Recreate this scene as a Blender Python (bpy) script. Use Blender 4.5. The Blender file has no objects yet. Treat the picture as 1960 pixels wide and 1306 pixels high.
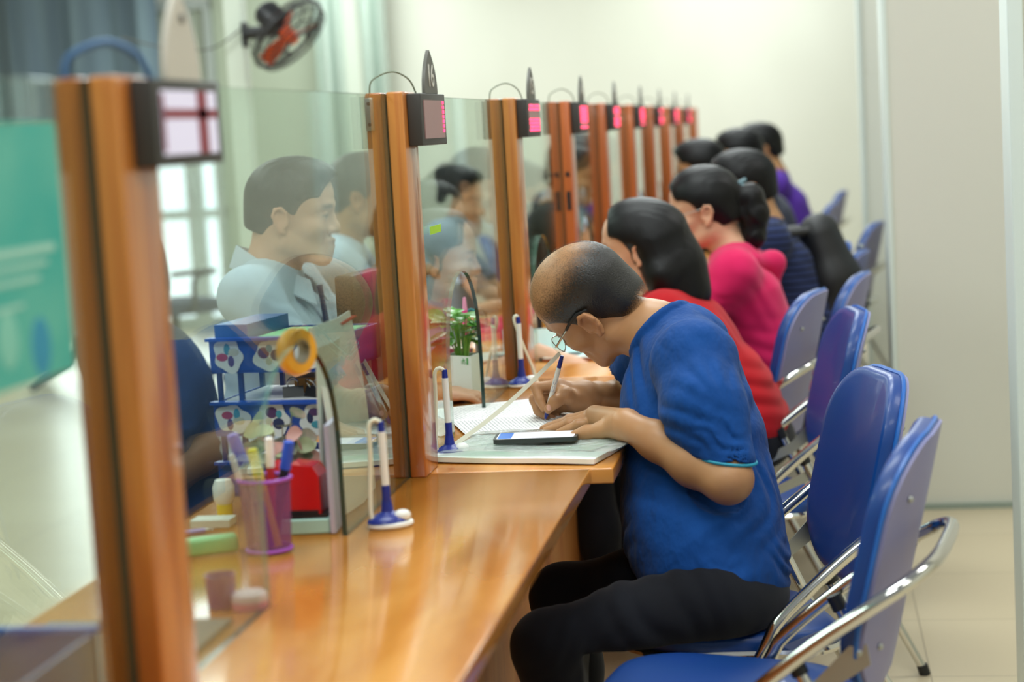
import bpy, bmesh, math, random, time
import numpy as np
from mathutils import Vector, Matrix, Euler

# ------------------------------------------------------------------ camera
SC = bpy.context.scene
COL = SC.collection
F = 3530.0; CX, CY = 980.0, 653.0; EYE = np.array([0, 0, 1.35])
_y = np.array([(1545.0 - CX) / F, -(219.0 - CY) / F, -1.0]); _y /= np.linalg.norm(_y)
_s = F * F / ((CY - 219.0) - (1545.0 - CX) * .058)
_d = np.array([.058 * _s, -_s, -F]); _d /= np.linalg.norm(_d)
BAS = np.stack([np.cross(_y, -_d), _y, -_d])          # rows: world axes in camera coordinates
cam_d = bpy.data.cameras.new('camera'); cam = bpy.data.objects.new('camera', cam_d); COL.objects.link(cam)
M4 = np.eye(4); M4[:3, :3] = BAS; M4[:3, 3] = EYE
cam.matrix_world = Matrix(M4.tolist())
cam_d.sensor_width = 36; cam_d.lens = 36 * F / 1960.0; cam_d.clip_start = .05; cam_d.clip_end = 60
cam_d.dof.use_dof = True; cam_d.dof.focus_distance = 3.60; cam_d.dof.aperture_fstop = 2.6
SC.camera = cam
SC.view_settings.view_transform = 'Standard'; SC.view_settings.look = 'None'
SC.view_settings.gamma = 1; SC.view_settings.use_curve_mapping = False
SC.view_settings.exposure = -0.25
SC.cycles.use_denoising = True
SC.cycles.max_bounces = 10; SC.cycles.transparent_max_bounces = 24; SC.cycles.caustics_reflective = False
SC.cycles.caustics_refractive = False; SC.cycles.sample_clamp_indirect = 4
w = bpy.data.worlds.new('world'); SC.world = w; w.use_nodes = True
bg = w.node_tree.nodes['Background']; bg.inputs[0].default_value = (.90, .95, .92, 1); bg.inputs[1].default_value = .36

def at(px, py, Y):                                    # a pixel of the photograph at a depth along the counter
    r = BAS @ np.array([(px - CX) / F, -(py - CY) / F, -1.0]); return EYE + r * Y / r[1]
def atz(px, py, Z):
    r = BAS @ np.array([(px - CX) / F, -(py - CY) / F, -1.0]); return EYE + r * (Z - 1.35) / r[2]
def lamp(name, loc, size, power, col=(1, 1, 1), rot=(0, 0, 0)):
    l = bpy.data.lights.new(name, 'AREA'); l.shape = 'RECTANGLE'; l.size, l.size_y = size
    l.energy = power; l.color = col
    o = bpy.data.objects.new(name, l); o.location = loc; o.rotation_euler = rot; COL.objects.link(o); return o
for Y in (.6, 2.6, 4.6, 6.6, 8.6, 10.6, 12.4):
    lamp('ceiling_lamp', (-.5, Y, 2.95), (1.2, .6), 40, (.93, 1, .985))
    lamp('ceiling_lamp', (-3.2, Y, 2.95), (1.2, .6), 42, (.92, 1, .985))
for Y in (1.0, 3.2, 5.4): lamp('ceiling_lamp', (1.5, Y, 2.95), (1.2, .6), 24, (1, .99, .95))
lamp('daylight', (-4.9, 12.9, 1.3), (1.4, 2.2), 60, (.88, .94, 1), (math.radians(-90), 0, 0))

# ------------------------------------------------------------------ materials
def lin(c):
    if isinstance(c, str): c = [int(c[i:i + 2], 16) / 255 for i in (0, 2, 4)]
    return tuple((v / 12.92 if v <= .04045 else ((v + .055) / 1.055) ** 2.4) for v in c) + (1,)
def mat(name, col='808080', rough=.5, metal=0, spec=.5, noise=None, bump=None, emit=None, coat=0, attr=False, sheen=0, alpha=None, trans=0, sss=0):
    m = bpy.data.materials.new(name); m.use_nodes = True; n = m.node_tree.nodes; l = m.node_tree.links
    b = n['Principled BSDF']
    c = lin(col)
    b.inputs['Base Color'].default_value = c; b.inputs['Roughness'].default_value = rough
    b.inputs['Metallic'].default_value = metal; b.inputs['Specular IOR Level'].default_value = spec
    b.inputs['Coat Weight'].default_value = coat; b.inputs['Coat Roughness'].default_value = .08
    b.inputs['Sheen Weight'].default_value = sheen; b.inputs['Transmission Weight'].default_value = trans
    if sss: b.inputs['Subsurface Weight'].default_value = sss; b.inputs['Subsurface Radius'].default_value = (.012, .005, .003)
    if emit: b.inputs['Emission Color'].default_value = lin(emit[0]); b.inputs['Emission Strength'].default_value = emit[1]
    if alpha is not None: b.inputs['Alpha'].default_value = alpha
    tc = n.new('ShaderNodeTexCoord'); src = None
    if noise:                                          # (second colour, scale xyz, detail)
        mp = n.new('ShaderNodeMapping'); l.new(tc.outputs['Object'], mp.inputs[0]); mp.inputs['Scale'].default_value = noise[1]
        t = n.new('ShaderNodeTexNoise'); l.new(mp.outputs[0], t.inputs[0]); t.inputs['Scale'].default_value = 1; t.inputs['Detail'].default_value = noise[2]
        r = n.new('ShaderNodeMapRange'); r.inputs[1].default_value = .35; r.inputs[2].default_value = .65; l.new(t.outputs[0], r.inputs[0])
        x = n.new('ShaderNodeMix'); x.data_type = 'RGBA'; x.inputs[6].default_value = c; x.inputs[7].default_value = lin(noise[0])
        l.new(r.outputs[0], x.inputs[0]); l.new(x.outputs[2], b.inputs['Base Color']); src = x.outputs[2]
    if attr:                                           # per-vertex albedo of skin details (lips, brows)
        a = n.new('ShaderNodeVertexColor'); a.layer_name = 'tint'
        x = n.new('ShaderNodeMix'); x.data_type = 'RGBA'; x.blend_type = 'MULTIPLY'; x.inputs[0].default_value = 1
        if src: l.new(src, x.inputs[6])
        else: x.inputs[6].default_value = c
        l.new(a.outputs[0], x.inputs[7]); l.new(x.outputs[2], b.inputs['Base Color'])
    if bump:                                           # (scale xyz, strength, distance)
        mp = n.new('ShaderNodeMapping'); l.new(tc.outputs['Object'], mp.inputs[0]); mp.inputs['Scale'].default_value = bump[0]
        t = n.new('ShaderNodeTexNoise'); l.new(mp.outputs[0], t.inputs[0]); t.inputs['Scale'].default_value = 1; t.inputs['Detail'].default_value = 3
        bp = n.new('ShaderNodeBump'); bp.inputs['Strength'].default_value = bump[1]; bp.inputs['Distance'].default_value = bump[2]
        l.new(t.outputs[0], bp.inputs['Height']); l.new(bp.outputs[0], b.inputs['Normal'])
    return m
def glass_mat(name, tint, refl=1.0, ior=1.5):
    m = bpy.data.materials.new(name); m.use_nodes = True; n = m.node_tree.nodes; l = m.node_tree.links
    n.remove(n['Principled BSDF'])
    g = n.new('ShaderNodeNewGeometry'); dt = n.new('ShaderNodeVectorMath'); dt.operation = 'DOT_PRODUCT'; l.new(g.outputs['Incoming'], dt.inputs[0]); l.new(g.outputs['Normal'], dt.inputs[1])
    def mth(op, a, b=None):
        k = n.new('ShaderNodeMath'); k.operation = op; k.use_clamp = op == 'ADD'
        for i, v in enumerate((a, b)):
            if v is None: continue
            if isinstance(v, (int, float)): k.inputs[i].default_value = v
            else: l.new(v, k.inputs[i])
        return k.outputs[0]
    f0 = ((ior - 1) / (ior + 1)) ** 2
    sch = mth('MULTIPLY', mth('POWER', mth('SUBTRACT', 1, mth('ABSOLUTE', dt.outputs['Value'])), 5), 1 - f0)
    mu2 = n.new('ShaderNodeMath'); mu2.operation = 'MULTIPLY'; mu2.inputs[1].default_value = refl; l.new(mth('ADD', sch, f0), mu2.inputs[0])
    t = n.new('ShaderNodeBsdfTransparent'); t.inputs[0].default_value = lin(tint)
    gl = n.new('ShaderNodeBsdfGlossy'); gl.inputs['Roughness'].default_value = .01; gl.inputs[0].default_value = (.95, 1, .97, 1)
    x = n.new('ShaderNodeMixShader'); l.new(mu2.outputs[0], x.inputs[0]); l.new(t.outputs[0], x.inputs[1]); l.new(gl.outputs[0], x.inputs[2])
    l.new(x.outputs[0], n['Material Output'].inputs[0]); return m
def wood_mat(name, c1, c2, c3, scale, rough, coat=.6, rot=0):
    m = mat(name, c1, rough, coat=coat); n = m.node_tree.nodes; l = m.node_tree.links; b = n['Principled BSDF']
    tc = n.new('ShaderNodeTexCoord'); mp = n.new('ShaderNodeMapping'); l.new(tc.outputs['Object'], mp.inputs[0])
    mp.inputs['Scale'].default_value = scale; mp.inputs['Rotation'].default_value = (0, 0, rot)
    t = n.new('ShaderNodeTexNoise'); l.new(mp.outputs[0], t.inputs[0]); t.inputs['Scale'].default_value = 1; t.inputs['Detail'].default_value = 6
    t.inputs['Distortion'].default_value = .6
    r = n.new('ShaderNodeValToRGB'); e = r.color_ramp.elements
    e[0].position = .32; e[0].color = lin(c2); e[1].position = .62; e[1].color = lin(c3); k = e.new(.47); k.color = lin(c1)
    l.new(t.outputs[0], r.inputs[0]); l.new(r.outputs[0], b.inputs['Base Color']); return m

# ------------------------------------------------------------------ object helpers
def tag(o, label=None, cat=None, group=None, kind=None):
    if label: o['label'] = label
    if cat: o['category'] = cat
    if group: o['group'] = group
    if kind: o['kind'] = kind
    return o
def empty(name, loc=(0, 0, 0), rz=0, label=None, cat=None, group=None):
    o = bpy.data.objects.new(name, None); COL.objects.link(o); o.location = tuple(loc); o.rotation_euler = (0, 0, rz)
    o.empty_display_size = .05
    return tag(o, label, cat, group)
def link(name, me, m=None, parent=None, smooth=True, loc=None):
    o = bpy.data.objects.new(name, me); COL.objects.link(o)
    if m is not None:
        for mm in (m if isinstance(m, (list, tuple)) else [m]): me.materials.append(mm)
    if smooth: me.shade_smooth()
    if parent: o.parent = parent
    if loc is not None: o.location = tuple(loc)
    return o
def copy_tree(o, parent=None):
    c = o.copy(); COL.objects.link(c); c.parent = parent
    for ch in list(o.children): copy_tree(ch, c)
    return c
class MB:
    """collects shapes for one mesh"""
    def __init__(s): s.v = []; s.f = []; s.mi = []; s.cur = 0; s.sharp = []
    def add(s, vs, fs, sharp=False):
        k = len(s.v); s.v += [tuple(map(float, v)) for v in vs]
        for f in fs: s.f.append([i + k for i in f]); s.mi.append(s.cur); s.sharp.append(sharp)
        return s
    def box(s, lo, hi, M=None, bev=0):
        x0, y0, z0 = lo; x1, y1, z1 = hi
        if bev <= 0:
            vs = [(x, y, z) for z in (z0, z1) for y in (y0, y1) for x in (x0, x1)]
            fs = [(0, 2, 3, 1), (4, 5, 7, 6), (0, 1, 5, 4), (2, 6, 7, 3), (0, 4, 6, 2), (1, 3, 7, 5)]
        else:
            bm = bmesh.new(); bmesh.ops.create_cube(bm, size=1)
            for v in bm.verts: v.co = Vector(((x0 + x1) / 2 + v.co.x * (x1 - x0), (y0 + y1) / 2 + v.co.y * (y1 - y0), (z0 + z1) / 2 + v.co.z * (z1 - z0)))
            bmesh.ops.bevel(bm, geom=bm.edges[:], offset=bev, segments=3, affect='EDGES', profile=.5)
            bm.verts.index_update(); vs = [v.co.copy() for v in bm.verts]; fs = [[v.index for v in f.verts] for f in bm.faces]; bm.free()
        if M is not None: vs = [M @ Vector(v) for v in vs]
        return s.add(vs, fs, True)
    def tube(s, pts, r, n=10, caps=True, closed=False):
        pts = [Vector(p) for p in pts]; N = len(pts); rr = r if isinstance(r, (list, tuple)) else [r] * N
        vs = []; up = Vector((0, 0, 1)); prev = None
        for i, p in enumerate(pts):
            if closed: t = (pts[(i + 1) % N] - pts[i - 1])
            else: t = (pts[min(i + 1, N - 1)] - pts[max(i - 1, 0)])
            t.normalize()
            if prev is None:
                a = t.cross(up)
                if a.length < .1: a = t.cross(Vector((1, 0, 0)))
            else: a = prev - t * prev.dot(t)
            a.normalize(); prev = a; b = t.cross(a)
            for k in range(n):
                an = 2 * math.pi * k / n; vs.append(p + (a * math.cos(an) + b * math.sin(an)) * rr[i])
        fs = []
        for i in range(N if closed else N - 1):
            j = (i + 1) % N
            for k in range(n): fs.append((i * n + k, i * n + (k + 1) % n, j * n + (k + 1) % n, j * n + k))
        if caps and not closed: fs += [list(range(n))[::-1], [(N - 1) * n + k for k in range(n)]]
        return s.add(vs, fs)
    def lathe(s, prof, n=24, M=None, loc=(0, 0, 0)):
        vs = []; fs = []; P = len(prof)
        for k in range(n):
            a = 2 * math.pi * k / n
            for r, z in prof: vs.append(Vector((r * math.cos(a), r * math.sin(a), z)))
        for k in range(n):
            for i in range(P - 1):
                a, b = k * P + i, ((k + 1) % n) * P + i; fs.append((a, b, b + 1, a + 1))
        M = M or Matrix.Identity(4); L = Vector(loc)
        return s.add([M @ v + L for v in vs], fs)
    def ball(s, c, r, n=12, M=None):
        r = r if isinstance(r, (tuple, list)) else (r, r, r); vs = []; fs = []
        for i in range(n + 1):
            t = math.pi * i / n
            for k in range(n * 2):
                a = math.pi * k / n; v = Vector((r[0] * math.sin(t) * math.cos(a), r[1] * math.sin(t) * math.sin(a), r[2] * math.cos(t)))
                vs.append((M @ v if M else v) + Vector(c))
        m = n * 2
        for i in range(n):
            for k in range(m): fs.append((i * m + k, (i + 1) * m + k, (i + 1) * m + (k + 1) % m, i * m + (k + 1) % m))
        return s.add(vs, fs)
    def prism(s, poly, h0, h1, ax='z', M=None):
        n = len(poly)
        def P(a, b, h): return {'z': (a, b, h), 'y': (a, h, b), 'x': (h, a, b)}[ax]
        vs = [P(a, b, h0) for a, b in poly] + [P(a, b, h1) for a, b in poly]
        fs = [list(range(n))[::-1], [n + i for i in range(n)]] + [(i, (i + 1) % n, n + (i + 1) % n, n + i) for i in range(n)]
        if M is not None: vs = [M @ Vector(v) for v in vs]
        return s.add(vs, fs, True)
    def build(s, name, m=None, parent=None, smooth=True, loc=None, merge=1e-6):
        me = bpy.data.meshes.new(name); me.from_pydata(s.v, [], s.f)
        me.polygons.foreach_set('material_index', s.mi)
        bm = bmesh.new(); bm.from_mesh(me); bmesh.ops.remove_doubles(bm, verts=bm.verts, dist=merge); bmesh.ops.recalc_face_normals(bm, faces=bm.faces); bm.to_mesh(me); bm.free()
        o = link(name, me, m, parent, smooth, loc)
        if smooth:
            me.set_sharp_from_angle(angle=math.radians(38))
        return o
def bez(p, n=12):
    """Catmull-Rom through points"""
    p = [Vector(q) for q in p]; out = []
    for i in range(len(p) - 1):
        a, b, c, d = p[max(i - 1, 0)], p[i], p[i + 1], p[min(i + 2, len(p) - 1)]
        for k in range(n):
            t = k / n; out.append(.5 * ((2 * b) + (c - a) * t + (2 * a - 5 * b + 4 * c - d) * t * t + (3 * b - a - 3 * c + d) * t ** 3))
    out.append(p[-1]); return out
def rrect(w, h, r, n=6, cx=0, cy=0):
    out = []
    for sx, sy, a0 in ((1, 1, 0), (-1, 1, 90), (-1, -1, 180), (1, -1, 270)):
        for k in range(n + 1):
            a = math.radians(a0 + 90 * k / n); out.append((cx + sx * (w / 2 - r) + r * math.cos(a), cy + sy * (h / 2 - r) + r * math.sin(a)))
    return out

# ------------------------------------------------------------------ sculpting: smooth-blended distance field -> mesh
class SDF:
    def __init__(s, lo, hi, vox):
        s.v = vox; s.lo = np.array(lo, float); s.n = np.ceil((np.array(hi) - s.lo) / vox).astype(int) + 1
        s.f = np.full(s.n, .06, np.float32)
        s.ax = [(s.lo[i] + np.arange(s.n[i]) * vox).astype(np.float32) for i in range(3)]
    def _reg(s, lo, hi):
        a = np.clip(np.floor((np.array(lo) - s.lo) / s.v).astype(int), 0, s.n); b = np.clip(np.ceil((np.array(hi) - s.lo) / s.v).astype(int) + 1, 0, s.n)
        if (b <= a).any(): return None
        sl = tuple(slice(a[i], b[i]) for i in range(3))
        return sl, s.ax[0][sl[0]][:, None, None], s.ax[1][sl[1]][None, :, None], s.ax[2][sl[2]][None, None, :]
    def _mix(s, sl, d, k, op):
        a = s.f[sl]
        if op == 'u':
            if k <= 0: s.f[sl] = np.minimum(a, d)
            else: h = np.maximum(k - np.abs(a - d), 0) / k; s.f[sl] = np.minimum(a, d) - h * h * k * .25
        elif op == 's':
            d = -d
            if k <= 0: s.f[sl] = np.maximum(a, d)
            else: h = np.maximum(k - np.abs(a - d), 0) / k; s.f[sl] = np.maximum(a, d) + h * h * k * .25
    def cap(s, a, b, ra, rb=None, k=.01, op='u', ys=None):
        """tapered capsule; ys = (unit axis, factor) squashes space along an axis"""
        rb = ra if rb is None else rb; a = np.array(a, float); b = np.array(b, float); R = max(ra, rb) + k + s.v * 2
        ex = R * (1 / ys if ys and ys < 1 else 1); E = np.array([R, ex, R])
        g = s._reg(np.minimum(a, b) - E, np.maximum(a, b) + E)
        if not g: return s
        sl, X, Y, Z = g; q = ys or 1.0
        px, py, pz = X - a[0], (Y - a[1]) * q, Z - a[2]; ba = b - a; ba[1] *= q; L = float(ba @ ba) + 1e-12
        t = np.clip((px * ba[0] + py * ba[1] + pz * ba[2]) / L, 0, 1)
        d = np.sqrt((px - t * ba[0]) ** 2 + (py - t * ba[1]) ** 2 + (pz - t * ba[2]) ** 2) - (ra + (rb - ra) * t)
        s._mix(sl, d, k, op); return s
    def chain(s, pts, rs, k=.01, op='u', ys=None):
        for i in range(len(pts) - 1): s.cap(pts[i], pts[i + 1], rs[i], rs[i + 1], k, op, ys)
        return s
    def ell(s, c, r, k=.01, op='u', R=None):
        c = np.array(c, float); r = np.array(r, float); m = (max(r) if R is not None else r) + k + s.v * 2
        g = s._reg(c - m, c + m)
        if not g: return s
        sl, X, Y, Z = g; x, y, z = X - c[0], Y - c[1], Z - c[2]
        if R is not None:
            R = np.array(R, float); x, y, z = (R[0, 0] * x + R[1, 0] * y + R[2, 0] * z), (R[0, 1] * x + R[1, 1] * y + R[2, 1] * z), (R[0, 2] * x + R[1, 2] * y + R[2, 2] * z)
        k0 = np.sqrt((x / r[0]) ** 2 + (y / r[1]) ** 2 + (z / r[2]) ** 2); k1 = np.sqrt((x / r[0] ** 2) ** 2 + (y / r[1] ** 2) ** 2 + (z / r[2] ** 2) ** 2) + 1e-9
        s._mix(sl, k0 * (k0 - 1) / k1, k, op); return s
    def plane(s, p, n, k=0):
        """keep the side the normal points away from"""
        p = np.array(p); n = np.array(n, float); n = n / np.linalg.norm(n)
        d = (s.ax[0][:, None, None] - p[0]) * n[0] + (s.ax[1][None, :, None] - p[1]) * n[1] + (s.ax[2][None, None, :] - p[2]) * n[2]
        s._mix((slice(None),) * 3, -d, k, 's'); return s
    def wave(s, c, rad, d, freq, amp, seed=0, warp=.6):
        """folds: a warped wave along direction d, fading away from c"""
        c = np.array(c, float); g = s._reg(c - np.array(rad) * 2, c + np.array(rad) * 2)
        if not g: return s
        sl, X, Y, Z = g; d = np.array(d, float); d /= np.linalg.norm(d); rs = np.random.RandomState(seed); rad = np.broadcast_to(rad, 3)
        u = X * d[0] + Y * d[1] + Z * d[2]; a, b, e = rs.uniform(-1, 1, (3, 3)) * freq * .45; ph = rs.uniform(0, 6, 3)
        wv = u * freq + warp * (np.sin(X * a[0] + Y * a[1] + Z * a[2] + ph[0]) * 1.6 + np.sin(X * b[0] + Y * b[1] + Z * b[2] + ph[1]) * 1.3)
        mk = np.exp(-(((X - c[0]) / rad[0]) ** 2 + ((Y - c[1]) / rad[1]) ** 2 + ((Z - c[2]) / rad[2]) ** 2) * 1.5)
        s.f[sl] += ((np.sin(wv) ** 2) ** .7 - .5) * (-amp) * mk; return s
    def rough(s, freq, amp, seed=0):
        rs = np.random.RandomState(seed); X, Y, Z = s.ax[0][:, None, None], s.ax[1][None, :, None], s.ax[2][None, None, :]
        for i in range(4):
            a = rs.normal(size=3) * freq * (1 + .5 * i) / 1.7; p = rs.uniform(0, 6)
            s.f += (amp / (1 + .4 * i)) * np.sin(X * a[0] + Y * a[1] + Z * a[2] + p)
        return s
    def mesh(s, smooth=1):
        f = s.f; v = s.v; ins = f < 0
        c = [ins[i:ins.shape[0] - 1 + i, j:ins.shape[1] - 1 + j, k:ins.shape[2] - 1 + k] for i in (0, 1) for j in (0, 1) for k in (0, 1)]
        sm = sum(x.astype(np.int8) for x in c); act = (sm > 0) & (sm < 8); I = np.argwhere(act); idx = np.full(act.shape, -1, np.int32); idx[act] = np.arange(len(I))
        acc = np.zeros((len(I), 3)); cnt = np.zeros(len(I)); offs = [(i, j, k) for i in (0, 1) for j in (0, 1) for k in (0, 1)]
        val = [f[I[:, 0] + o[0], I[:, 1] + o[1], I[:, 2] + o[2]] for o in offs]
        for p in range(8):
            for q in range(p + 1, 8):
                o1, o2 = np.array(offs[p]), np.array(offs[q])
                if np.abs(o1 - o2).sum() != 1: continue
                x = (val[p] < 0) != (val[q] < 0); t = val[p][x] / (val[p][x] - val[q][x]); acc[x] += o1 + t[:, None] * (o2 - o1); cnt[x] += 1
        P = s.lo + (I + acc / cnt[:, None]) * v; quads = []
        for ax in range(3):
            u, w_ = [(1, 2), (2, 0), (0, 1)][ax]; s0 = [slice(None)] * 3; s1 = [slice(None)] * 3; s0[ax] = slice(0, -1); s1[ax] = slice(1, None)
            a, b = ins[tuple(s0)], ins[tuple(s1)]; E = np.argwhere(a != b)
            E = E[(E[:, u] > 0) & (E[:, w_] > 0) & (E[:, u] < act.shape[u]) & (E[:, w_] < act.shape[w_])]
            if not len(E): continue
            fl = a[E[:, 0], E[:, 1], E[:, 2]]; cs = []
            for du, dw in ((1, 1), (0, 1), (0, 0), (1, 0)):
                C = E.copy(); C[:, u] -= du; C[:, w_] -= dw; cs.append(idx[C[:, 0], C[:, 1], C[:, 2]])
            Q = np.stack(cs, 1); Q[~fl] = Q[~fl][:, ::-1]; Q = Q[(Q >= 0).all(1)]; quads.append(Q)
        Q = np.concatenate(quads) if quads else np.zeros((0, 4), int)
        for _ in range(smooth):                         # gentle Laplacian pass
            e = np.concatenate([Q[:, [0, 1]], Q[:, [1, 2]], Q[:, [2, 3]], Q[:, [3, 0]]]); S = np.zeros_like(P); n = np.zeros(len(P))
            for k in range(3): S[:, k] = np.bincount(e[:, 0], P[e[:, 1], k], len(P)) + np.bincount(e[:, 1], P[e[:, 0], k], len(P))
            n = np.bincount(e.ravel(), minlength=len(P)); P = P * .5 + .5 * S / np.maximum(n, 1)[:, None]
        return P, Q
def mesh_np(name, parts, tint=None):
    P = np.concatenate([p for p, q in parts]); k = 0; Qs = []
    for p, q in parts: Qs.append(q + k); k += len(p)
    Q = np.concatenate(Qs); me = bpy.data.meshes.new(name)
    me.vertices.add(len(P)); me.vertices.foreach_set('co', P.astype(np.float32).ravel()); me.loops.add(Q.size); me.loops.foreach_set('vertex_index', Q.astype(np.int32).ravel())
    me.polygons.add(len(Q)); me.polygons.foreach_set('loop_start', np.arange(0, Q.size, 4, dtype=np.int32)); me.update(calc_edges=True)
    if tint is not None:
        a = me.color_attributes.new('tint', 'FLOAT_COLOR', 'POINT'); c = np.ones((len(P), 4), np.float32); c[:, :3] = tint; a.data.foreach_set('color', c.ravel())
    return me
# ------------------------------------------------------------------ shared materials
M = {}
M['wall'] = mat('wall_paint', 'e4e6da', .75, noise=('dddfd2', (1.2, 1.2, .8), 2))
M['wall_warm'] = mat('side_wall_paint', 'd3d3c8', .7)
M['trim'] = mat('white_trim', 'd8e4df', .45)
M['base'] = mat('grey_base_strip', '8d9a90', .6)
M['wood'] = wood_mat('counter_laminate', 'c98538', 'b06c26', 'da9a4c', (7, 1.6, 6), .15, .35, math.radians(28))
M['wood2'] = wood_mat('counter_side', 'c47a3c', 'a9622b', 'd08d4c', (3, 9, 3), .35, .3)
M['post'] = wood_mat('post_varnish', 'b0662a', '8f4a1a', 'c4803a', (26, 26, 1.6), .28, .5)
M['post_red'] = wood_mat('post_varnish_red', 'ad5423', '8c3c16', 'bb6229', (26, 26, 1.6), .3, .4)
M['glass'] = glass_mat('partition_glass', 'eef6f1')
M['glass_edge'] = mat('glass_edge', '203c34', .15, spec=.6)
M['glass_edge_lit'] = mat('glass_edge_lit', '8fb9a4', .2, alpha=.5)  # paler copy of the glass edge, its light put into the colour
M['seam'] = mat('glass_in_slot', '4d4a30', .3)
M['black'] = mat('black_plastic', '17181a', .42)
M['dark'] = mat('dark_grey_plastic', '35332f', .5)
M['grey'] = mat('grey_plastic', '55544c', .5)
M['white'] = mat('white_plastic', 'e6e8e2', .35)
M['offwhite'] = mat('offwhite_rubber', 'dcdac4', .5)
M['navy_plastic'] = mat('navy_plastic', '1c2c86', .3)
M['chrome'] = mat('chrome', 'd6d6d2', .1, metal=1)
M['steel'] = mat('brushed_steel', 'b4b8b4', .35, metal=1)
M['vinyl'] = mat('blue_vinyl', '063a84', .40, noise=('0b3f82', (5, 5, 5), 2), bump=((420, 420, 420), .25, .0006), coat=.15)
M['shell'] = mat('chair_back_shell', '7f83b4', .5, noise=('8a86a8', (4, 4, 4), 2))
M['piping'] = mat('blue_piping', '1f62b4', .35)
M['screen_mauve'] = mat('unlit_led_panel', '9a7472', .4)
M['led'] = mat('lit_led', 'ff3f6a', .4, emit=('ff3a6c', 3.0))
M['paper'] = mat('white_paper', 'eef0ee', .7)

# ------------------------------------------------------------------ the room
def struct(name, mb, m, **k): o = mb.build(name, m, **k); o['kind'] = 'structure'; return o
fm = bpy.data.materials.new('beige_tiles'); fm.use_nodes = True; n = fm.node_tree.nodes; l = fm.node_tree.links; b = n['Principled BSDF']
tc = n.new('ShaderNodeTexCoord'); br = n.new('ShaderNodeTexBrick'); l.new(tc.outputs['Object'], br.inputs[0]); br.offset = 0
for k, v in (('Color1', lin('cbbd9f')), ('Color2', lin('c4b596')), ('Mortar', lin('a19378')), ('Scale', 1), ('Mortar Size', .0022), ('Brick Width', .61), ('Row Height', .5)): br.inputs[k].default_value = v
nz = n.new('ShaderNodeTexNoise'); nz.inputs['Scale'].default_value = 3; mx = n.new('ShaderNodeMix'); mx.data_type = 'RGBA'; mx.blend_type = 'MULTIPLY'
rm = n.new('ShaderNodeMapRange'); rm.inputs[3].default_value = .9; rm.inputs[4].default_value = 1.06; l.new(nz.outputs[0], rm.inputs[0])
mx.inputs[0].default_value = 1; l.new(br.outputs[0], mx.inputs[6]); l.new(rm.outputs[0], mx.inputs[7]); l.new(mx.outputs[2], b.inputs['Base Color']); b.inputs['Roughness'].default_value = .28
f = struct('floor', MB().box((-7.4, -8.0, -.06), (3.2, 15.0, 0)), fm, smooth=False); f.location.x = .24 + .0; f.location.y = .38
struct('wall_back', MB().box((-7.2, 13.4, 0), (3.0, 13.55, 3.0)), M['wall'], smooth=False)
struct('wall_left', MB().box((-7.2, 0, 0), (-7.05, 13.4, 3.0)), M['wall_warm'], smooth=False)
struct('wall_column', MB().box((.262, 8.9, 0), (3.0, 9.1, 3.0)), M['wall'], smooth=False)
struct('wall_corner', MB().box((.262, 6.28, 0), (3.0, 6.5, 3.0)), M['wall_warm'], smooth=False)
struct('wall_near', MB().box((.452, 4.16, 0), (3.0, 4.3, 3.0)), M['wall_warm'], smooth=False)
struct('wall_right', MB().box((3.0, -1.5, 0), (3.1, 13.5, 3.0)), M['wall'], smooth=False)
struct('trim_1', MB().box((.432, 4.145, 0), (.466, 4.31, 3.0), bev=.004), M['trim'])
struct('trim_2', MB().box((.250, 6.27, 0), (.268, 6.51, 3.0), bev=.002), M['trim'])
struct('trim_3', MB().box((.246, 8.89, 0), (.262, 9.11, 3.0)), M['trim'], smooth=False)
struct('baseboard_corner', MB().box((.268, 6.262, 0), (3.0, 6.28, .018)), M['base'], smooth=False)
struct('wall_panel', MB().box((-4.33, 13.36, 0), (-3.05, 13.405, 3.0)), mat('grey_green_panel', 'a9b4a0', .7), smooth=False)
# glazed double door with daylight behind it, at the back left
def door():
    d = MB(); X0, X1 = -5.55, -4.38
    for x0, x1 in ((X0, X0 + .07), (-4.61, -4.49), (X1, X1 + .05)): d.box((x0, 13.30, .0), (x1, 13.40, 2.45))
    for z0, z1 in ((0, .09), (.84, .90), (2.38, 2.45)): d.box((X0, 13.31, z0), (X1 + .05, 13.39, z1))
    o = struct('door_1', d, mat('door_frame_grey', 'aab4b0', .4), smooth=False)
    p = MB()
    for x0, x1 in ((X0 + .07, -4.61), (-4.49, X1)):
        for z0, z1 in ((.09, .84), (.90, 1.66)): p.box((x0, 13.36, z0), (x1, 13.375, z1))
    MB().box((-4.61, 13.345, 1.66), (X1 + .05, 13.395, 2.45)).box((X0, 13.345, 1.66), (-4.62, 13.395, 2.45)).build('upper_panel', mat('transom_panel', 'a3ad9e', .6), o, smooth=False)
    p.build('door_glass', mat('daylit_glass', 'eef4ff', .3, emit=('e8f2ff', 1.5)), o, smooth=False)
    h = MB().tube([(-4.55, 13.27, .85), (-4.55, 13.24, .9), (-4.55, 13.24, 1.1), (-4.55, 13.27, 1.15)], .012); h.build('door_handle', M['steel'], o)
door()
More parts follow.
